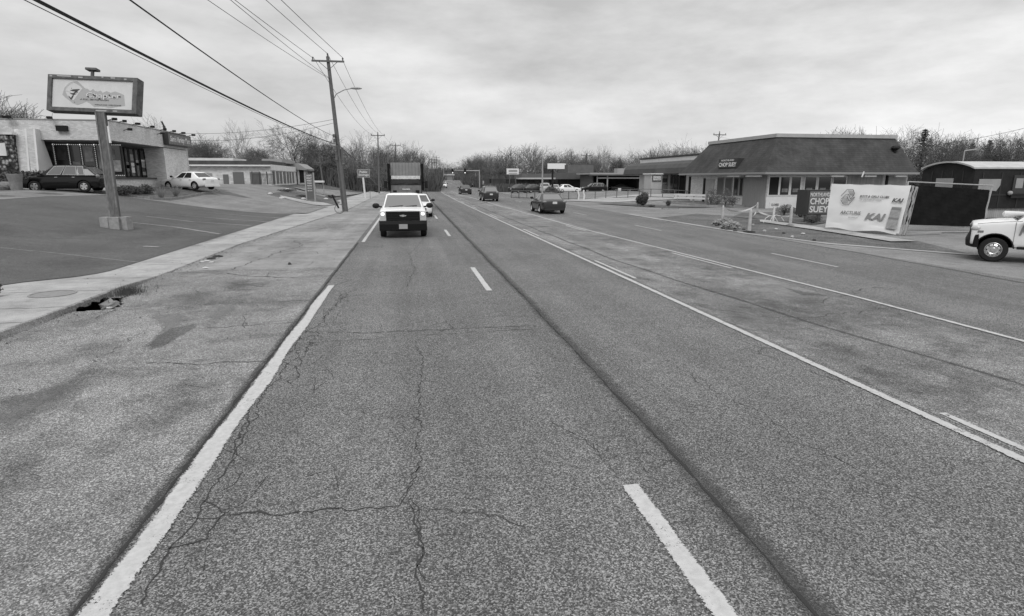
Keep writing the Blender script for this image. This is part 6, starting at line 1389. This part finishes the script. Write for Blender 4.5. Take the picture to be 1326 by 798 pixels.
# ------------------------------------------------------------------ trees
def gen(seed, H, spread=.5, trunkf=.3, counts=(7, 5, 5, 4), upb=.35, r0=None, ntr=1):
    rd = random.Random(seed); segs = []   # (p0,p1,r0,r1,level)
    def vec(): return Vector((rd.gauss(0, 1), rd.gauss(0, 1), rd.gauss(0, 1))).normalized()
    def branch(p, d, L, r, lev):
        n = 4 if lev < 2 else (3 if lev < 3 else 2); pts = [(p, r)]; cur = p; dd = d
        for i in range(n):
            dd = (dd+vec()*(.10 if lev == 0 else .15)+Vector((0, 0, upb*(.12 if lev < 3 else .05)))).normalized()
            nx = cur+dd*(L/n); r2 = r*(1-.62*(i+1)/n); segs.append((cur, nx, pts[-1][1], r2, lev)); cur = nx; pts.append((cur, r2))
        if lev >= len(counts): return
        c = counts[lev]
        for k in range(c):
            f = (trunkf+(1-trunkf)*(k+.5)/c) if lev == 0 else (.25+.75*(k+rd.random()*.8)/c)
            f = min(f, .99); i = min(n-1, int(f*n)); a, ra = pts[i]; b, rb = pts[i+1]; q = a+(b-a)*(f*n-i)
            ax_ = (b-a).normalized(); side = vec(); side = (side-ax_*side.dot(ax_)).normalized()
            if lev == 0: an = k*2.4+rd.random(); side = Vector((math.cos(an), math.sin(an), 0))
            ang = rd.uniform(.45, .85)*(spread/.5)*(1.15-.5*f if lev == 0 else 1)
            nd = (ax_*math.cos(ang)+side*math.sin(ang)).normalized()
            ll = L*(rd.uniform(.5, .74) if lev else (.85-.12*f)*rd.uniform(.85, 1.15))
            branch(q, nd, ll, (ra+(rb-ra)*(f*n-i))*.62, lev+1)
    for k in range(ntr): branch(Vector((rd.uniform(-.2, .2)*(ntr > 1), 0, 0)), Vector((rd.uniform(-.25, .25)*(ntr > 1), rd.uniform(-.1, .1), 1)).normalized(), H*.62, (r0 or H*.022), 0)
    return segs
def seg_arrays(segs, rmin=.012):
    P0 = np.array([s[0][:] for s in segs]); P1 = np.array([s[1][:] for s in segs]); r0 = np.maximum(rmin, [s[2] for s in segs]); r1 = np.maximum(rmin*.8, [s[3] for s in segs])
    d = P1-P0; d /= np.linalg.norm(d, axis=1)[:, None]+1e-9; h = np.where(np.abs(d[:, 2:3]) < .9, np.array([[0, 0, 1.]]), np.array([[1., 0, 0]])); a = np.cross(d, h); a /= np.linalg.norm(a, axis=1)[:, None]; b = np.cross(d, a)
    V = []
    for P, r in ((P0, r0), (P1, r1)):
        for k in range(3): t_ = 2*math.pi*k/3; V.append(P+a*(r*math.cos(t_))[:, None]+b*(r*math.sin(t_))[:, None])
    V = np.stack(V, 1).reshape(-1, 3); n = len(segs); base = (np.arange(n)*6)[:, None]
    Fq = np.concatenate([base+np.array([[0, 1, 4, 3]]), base+np.array([[1, 2, 5, 4]]), base+np.array([[2, 0, 3, 5]])])
    return V, Fq
def np_mesh(name, V, Fq, mats):
    me = bpy.data.meshes.new(name); me.vertices.add(len(V)); me.vertices.foreach_set('co', V.astype(np.float32).ravel())
    nf, k = Fq.shape; me.loops.add(nf*k); me.loops.foreach_set('vertex_index', Fq.astype(np.int32).ravel()); me.polygons.add(nf)
    me.polygons.foreach_set('loop_start', np.arange(0, nf*k, k, dtype=np.int32)); me.update(calc_edges=True)
    for m_ in mats: me.materials.append(m_)
    return me
PROTO = {}
def proto(key, bm_, tm_, **k):
    s = gen(**k); tr_ = [q for q in s if q[4] <= 1]; cr = [q for q in s if q[4] > 1]
    Vt, Ft = seg_arrays(tr_, .03); Vc, Fc = seg_arrays(cr, .021); h = float(np.percentile([q[1][2] for q in s], 99.3))
    PROTO[key] = (np_mesh('trunk', Vt, Ft, [bm_]), np_mesh('crown', Vc, Fc, [tm_]), h, s)
proto('oak', bark, twig, seed=3, H=12, spread=.55, trunkf=.22, counts=(9, 6, 6, 5))
proto('elm', bark, twig, seed=11, H=13, spread=.45, trunkf=.25, counts=(8, 6, 6, 4), ntr=2)
proto('pale', bark_l, twig_l, seed=5, H=14, spread=.42, trunkf=.3, counts=(7, 5, 4, 3))
proto('round', bark, twig, seed=23, H=10, spread=.6, trunkf=.2, counts=(10, 6, 6, 5))
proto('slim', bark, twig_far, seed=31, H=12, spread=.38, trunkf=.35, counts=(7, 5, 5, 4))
def tree(px, D_, ty, key, label, wide=1.0, group='bare trees behind the buildings', by=None):
    x, y, _ = Dp(px, 235, D_); z = terr(x, y); H = Dp(px, ty, D_)[2]-z; mt, mc, h, s = PROTO[key]; k = H/h
    t = thing('bare_tree', label, 'tree', (x, y, z), random.uniform(0, 6.28), group)
    for me in (mt, mc):
        o = bpy.data.objects.new(me.name, me); C.objects.link(o); o.parent = t; o.scale = (k*wide, k*wide, k)
    return t
T = [(384, 112, 163, 'oak', 'broad bare tree with the widest crown, above the end of the garages', 1.25), (310, 105, 158, 'pale', 'slender pale bare tree standing tallest above the garage roof', .8), (345, 118, 186, 'round', 'small bare tree between the slender pale tree and the broad one', 1),
     (275, 112, 180, 'elm', 'dark bare tree behind the middle of the garage roof', 1.1), (255, 118, 178, 'round', 'bare tree beside the corner of the brick shop', 1.2), (35, 62, 137, 'oak', 'bare treetop showing above the left end of the brick parapet', 1.1), (14, 66, 146, 'elm', 'low bare treetop at the far left edge', 1.0), (200, 84, 152, 'pale', 'pale bare treetop above the parapet spotlights', 1.1),
     (470, 118, 172, 'pale', 'pale spreading bare tree behind the storage sign', 1.25), (432, 122, 186, 'elm', 'dark bare tree behind the leaning pole', 1.1), (412, 118, 176, 'round', 'bare tree just right of the broad crowned one', 1.0), (500, 128, 186, 'elm', 'bare tree between the second and third poles', 1.0), (534, 118, 187, 'oak', 'bare tree rising right above the refuse truck', .75), (545, 135, 196, 'slim', 'thin bare tree at the end of the left tree row', .9), (522, 140, 196, 'round', 'low bare tree behind the refuse truck', 1.0),
     (633, 190, 197, 'slim', 'thin pointed bare tree right of the junction', .9), (612, 200, 203, 'round', 'rounded bare tree at the head of the junction', 1.3), (622, 205, 204, 'elm', 'bare tree between the rounded and the pointed one', 1.2), (722, 150, 195, 'oak', 'round-topped bare tree above the large blank sign', 1.1), (706, 160, 203, 'elm', 'bare tree left of the round-topped one', 1.0), (741, 160, 203, 'round', 'bare tree right of the round-topped one', 1.0),
     (781, 150, 189, 'pale', 'pale bare tree above the service bay roof', 1.0), (798, 155, 201, 'elm', 'shorter bare tree right of the pale one above the service bay', 1.0), (768, 165, 205, 'round', 'low bare tree left of the pale one above the service bay', 1.2), (862, 140, 186, 'pale', 'bare tree above the white parapet of the awning building', 1.1), (848, 150, 196, 'round', 'low bare tree at the left end of the white parapet', 1.1), (880, 150, 197, 'elm', 'faint bare tree near the middle of the white parapet', 1.0),
     (1100, 92, 170, 'elm', 'bare treetop behind the middle of the shingled roof', 1.2), (1150, 88, 168, 'oak', 'bare tree just past the right end of the shingled roof ridge', 1.0), (1170, 86, 170, 'pale', 'pale bare tree beside the tall evergreen', 1.0), (1215, 78, 172, 'oak', 'wide bare tree above the railcar arch', 1.2), (1240, 84, 178, 'elm', 'bare tree with crossing wire above the railcar', 1.1), (1262, 88, 192, 'round', 'small bare tree above the railcar roof edge', 1.0), (1295, 84, 176, 'elm', 'tall bare tree near the right edge', 1.0), (1318, 80, 170, 'oak', 'tallest bare tree at the right edge', 1.0)]
for a in T: tree(*a[:5], wide=a[5])
# evergreens
def conifer(px, D_, ty, label):
    x, y, _ = Dp(px, 240, D_); z = terr(x, y); H = Dp(px, ty, D_)[2]-z; t = thing('evergreen_tree', label, 'tree', (x, y, z)); MB().tube((x, y, z), (x, y, z+H), .22, .03, 7).build('trunk', bark, t)
    m = MB()
    for k in range(26):
        f = .18+.80*k/25; zz = z+H*f; L_ = H*.36*(1-f)**.8+.2
        for j in range(7):
            a = random.uniform(0, 6.28); l2 = L_*random.uniform(.6, 1.15)
            for q in range(14):
                s_ = random.random(); p = Vector((x+math.cos(a)*l2*s_, y+math.sin(a)*l2*s_, zz-.18*l2*s_+random.uniform(-.08, .08))); d_ = Vector((random.gauss(0, 1), random.gauss(0, 1), random.gauss(-.4, .6))).normalized()*.26; b_ = d_.orthogonal().normalized()*.07
                m.add([p-b_, p+b_, p+d_], [(0, 1, 2)])
    m.build('crown', leaf_dk, t)
conifer(1188, 80, 168, 'tall dark evergreen behind the right end of the shingled roof'); conifer(1273, 90, 182, 'narrow dark evergreen behind the grey metal pole'); conifer(1251, 96, 186, 'short dark evergreen left of the grey metal pole')
# woodland masses (nobody could count these)
def lowproto(seed, **k):
    s = gen(seed=seed, H=10, **k); return seg_arrays(s, .024)
LP = [lowproto(41, spread=.5, trunkf=.15, counts=(8, 6, 6)), lowproto(42, spread=.45, trunkf=.1, counts=(8, 6, 6), ntr=2), lowproto(43, spread=.6, trunkf=.1, counts=(9, 6, 6))]
Vs, Fs = [], []; off = 0
def addt(px, D_, ty, wide):
    global off
    x, y, _ = Dp(px, 240, D_); z = terr(x, y)-.3; H = Dp(px, ty, D_)[2]-z; V, Fq = LP[int(rng.integers(3))]; k = H/9.0; a = rng.uniform(0, 6.28); c, s = math.cos(a), math.sin(a)
    Vn = np.stack([(V[:, 0]*c-V[:, 1]*s)*k*wide+x, (V[:, 0]*s+V[:, 1]*c)*k*wide+y, V[:, 2]*k+z], 1); Vs.append(Vn); Fs.append(Fq+off); off += len(V)
def band(px0, px1, n, D0, D1, topf, wide=1.1, bush=.5):
    for i in range(n):
        px = px0+(px1-px0)*(i+rng.random())/n; D_ = rng.uniform(D0, D1); ty = topf(px)+rng.normal(0, 2.2); ty = ty if rng.random() > bush else ty+(236-ty)*rng.uniform(.25, .6)
        addt(px, D_, ty, wide*rng.uniform(.8, 1.3))
band(238, 560, 58, 108, 150, lambda p: np.interp(p, [240, 300, 340, 400, 440, 500, 560], [198, 204, 208, 203, 203, 206, 210]))
band(600, 850, 42, 150, 215, lambda p: np.interp(p, [600, 640, 700, 760, 850], [216, 208, 207, 211, 208]))
band(545, 640, 34, 250, 360, lambda p: np.interp(p, [545, 575, 590, 640], [222, 213, 216, 214]), 1.4)
band(850, 935, 14, 150, 180, lambda p: 204); band(1080, 1345, 22, 88, 120, lambda p: np.interp(p, [1080, 1160, 1200, 1345], [192, 196, 198, 198]))
band(-40, 30, 8, 80, 100, lambda p: 160)
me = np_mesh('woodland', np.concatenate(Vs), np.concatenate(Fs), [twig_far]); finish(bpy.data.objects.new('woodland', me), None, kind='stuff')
# undergrowth
V0 = []; 
def under(px0, px1, n, D0, D1, hpx):
    for _ in range(n):
        D_ = rng.uniform(D0, D1); x, y, _z = Dp(rng.uniform(px0, px1), 240, D_); z = terr(x, y)-.2; h = rng.uniform(.3, 1)*hpx*D_/760; dx, dy = rng.normal(0, .25, 2)*h; w = .05+.0004*D_
        V0.append([(x-w, y, z), (x+w, y, z), (x+dx+w*.4, y+dy, z+h), (x+dx-w*.4, y+dy, z+h)])
under(238, 570, 15000, 112, 140, 24); under(600, 860, 12000, 150, 200, 16); under(545, 640, 3000, 240, 330, 9); under(1080, 1345, 6000, 90, 112, 24); under(628, 700, 1400, 108, 118, 12)
V0 = np.array(V0).reshape(-1, 3); me = np_mesh('undergrowth', V0, np.arange(len(V0)).reshape(-1, 4), [M('brush', .075, .95)]); finish(bpy.data.objects.new('undergrowth', me), None, kind='stuff')
# ------------------------------------------------------------------ sky, sun, camera
w = bpy.data.worlds.new('World'); bpy.context.scene.world = w; w.use_nodes = True; nt = w.node_tree; N = nt.nodes; L = nt.links
bg = N['Background']; sky = N.new('ShaderNodeTexSky'); sky.sky_type = 'NISHITA'; sky.sun_disc = False; sky.sun_elevation = R(48); sky.sun_rotation = R(200); sky.air_density = 1; sky.dust_density = 3
bw = N.new('ShaderNodeRGBToBW'); L.new(sky.outputs[0], bw.inputs[0])
tc = N.new('ShaderNodeTexCoord'); mp = N.new('ShaderNodeMapping'); mp.inputs['Scale'].default_value = (1, 1, 2.6); mp.inputs['Location'].default_value = (.7, .2, .1); L.new(tc.outputs['Generated'], mp.inputs[0])
n1 = noise_node(nt, mp.outputs[0], 1.5, 7, .5); mp2 = N.new('ShaderNodeMapping'); mp2.inputs['Scale'].default_value = (1.1, 1.1, 3.6); mp2.inputs['Rotation'].default_value = (0, R(6), R(20)); L.new(tc.outputs['Generated'], mp2.inputs[0]); n2 = noise_node(nt, mp2.outputs[0], 3.4, 7, .6)
cl = math_node(nt, 'ADD', math_node(nt, 'MULTIPLY', n1, .55), math_node(nt, 'MULTIPLY', n2, .45))
cv_ = rng_node(nt, cl, .38, .63, 4.5, 7.9)
spx = N.new('ShaderNodeSeparateXYZ'); L.new(tc.outputs['Generated'], spx.inputs[0])
cv_ = math_node(nt, 'MULTIPLY', cv_, rng_node(nt, spx.outputs[0], -.4, .8, .88, 1.2))
spz = N.new('ShaderNodeSeparateXYZ'); L.new(tc.outputs['Generated'], spz.inputs[0])
zen = rng_node(nt, spz.outputs[2], .5, 1.0, 1.0, 2.7)
cv_ = math_node(nt, 'MULTIPLY', cv_, zen)
tot = math_node(nt, 'ADD', math_node(nt, 'MULTIPLY', bw.outputs[0], .06), cv_)
L.new(tot, bg.inputs[0]); bg.inputs[1].default_value = .1
sd = bpy.data.lights.new('sun', 'SUN'); sd.energy = 1.35; sd.angle = R(25); so = bpy.data.objects.new('sun', sd); C.objects.link(so); so.rotation_euler = (R(42), 0, R(-20))
sc = bpy.context.scene; sc.view_settings.view_transform = 'Standard'; sc.view_settings.look = 'None'; sc.view_settings.exposure = 0.12; sc.view_settings.gamma = 1
cam = bpy.data.cameras.new('camera'); cam.sensor_width = 36; cam.lens = F/1326*36; cam.clip_end = 4000; co = bpy.data.objects.new('camera', cam); C.objects.link(co)
co.location = (0, 0, HC); Mx = Matrix((rt, up, tuple(-a for a in fw))).transposed(); co.rotation_euler = Mx.to_euler(); sc.camera = co
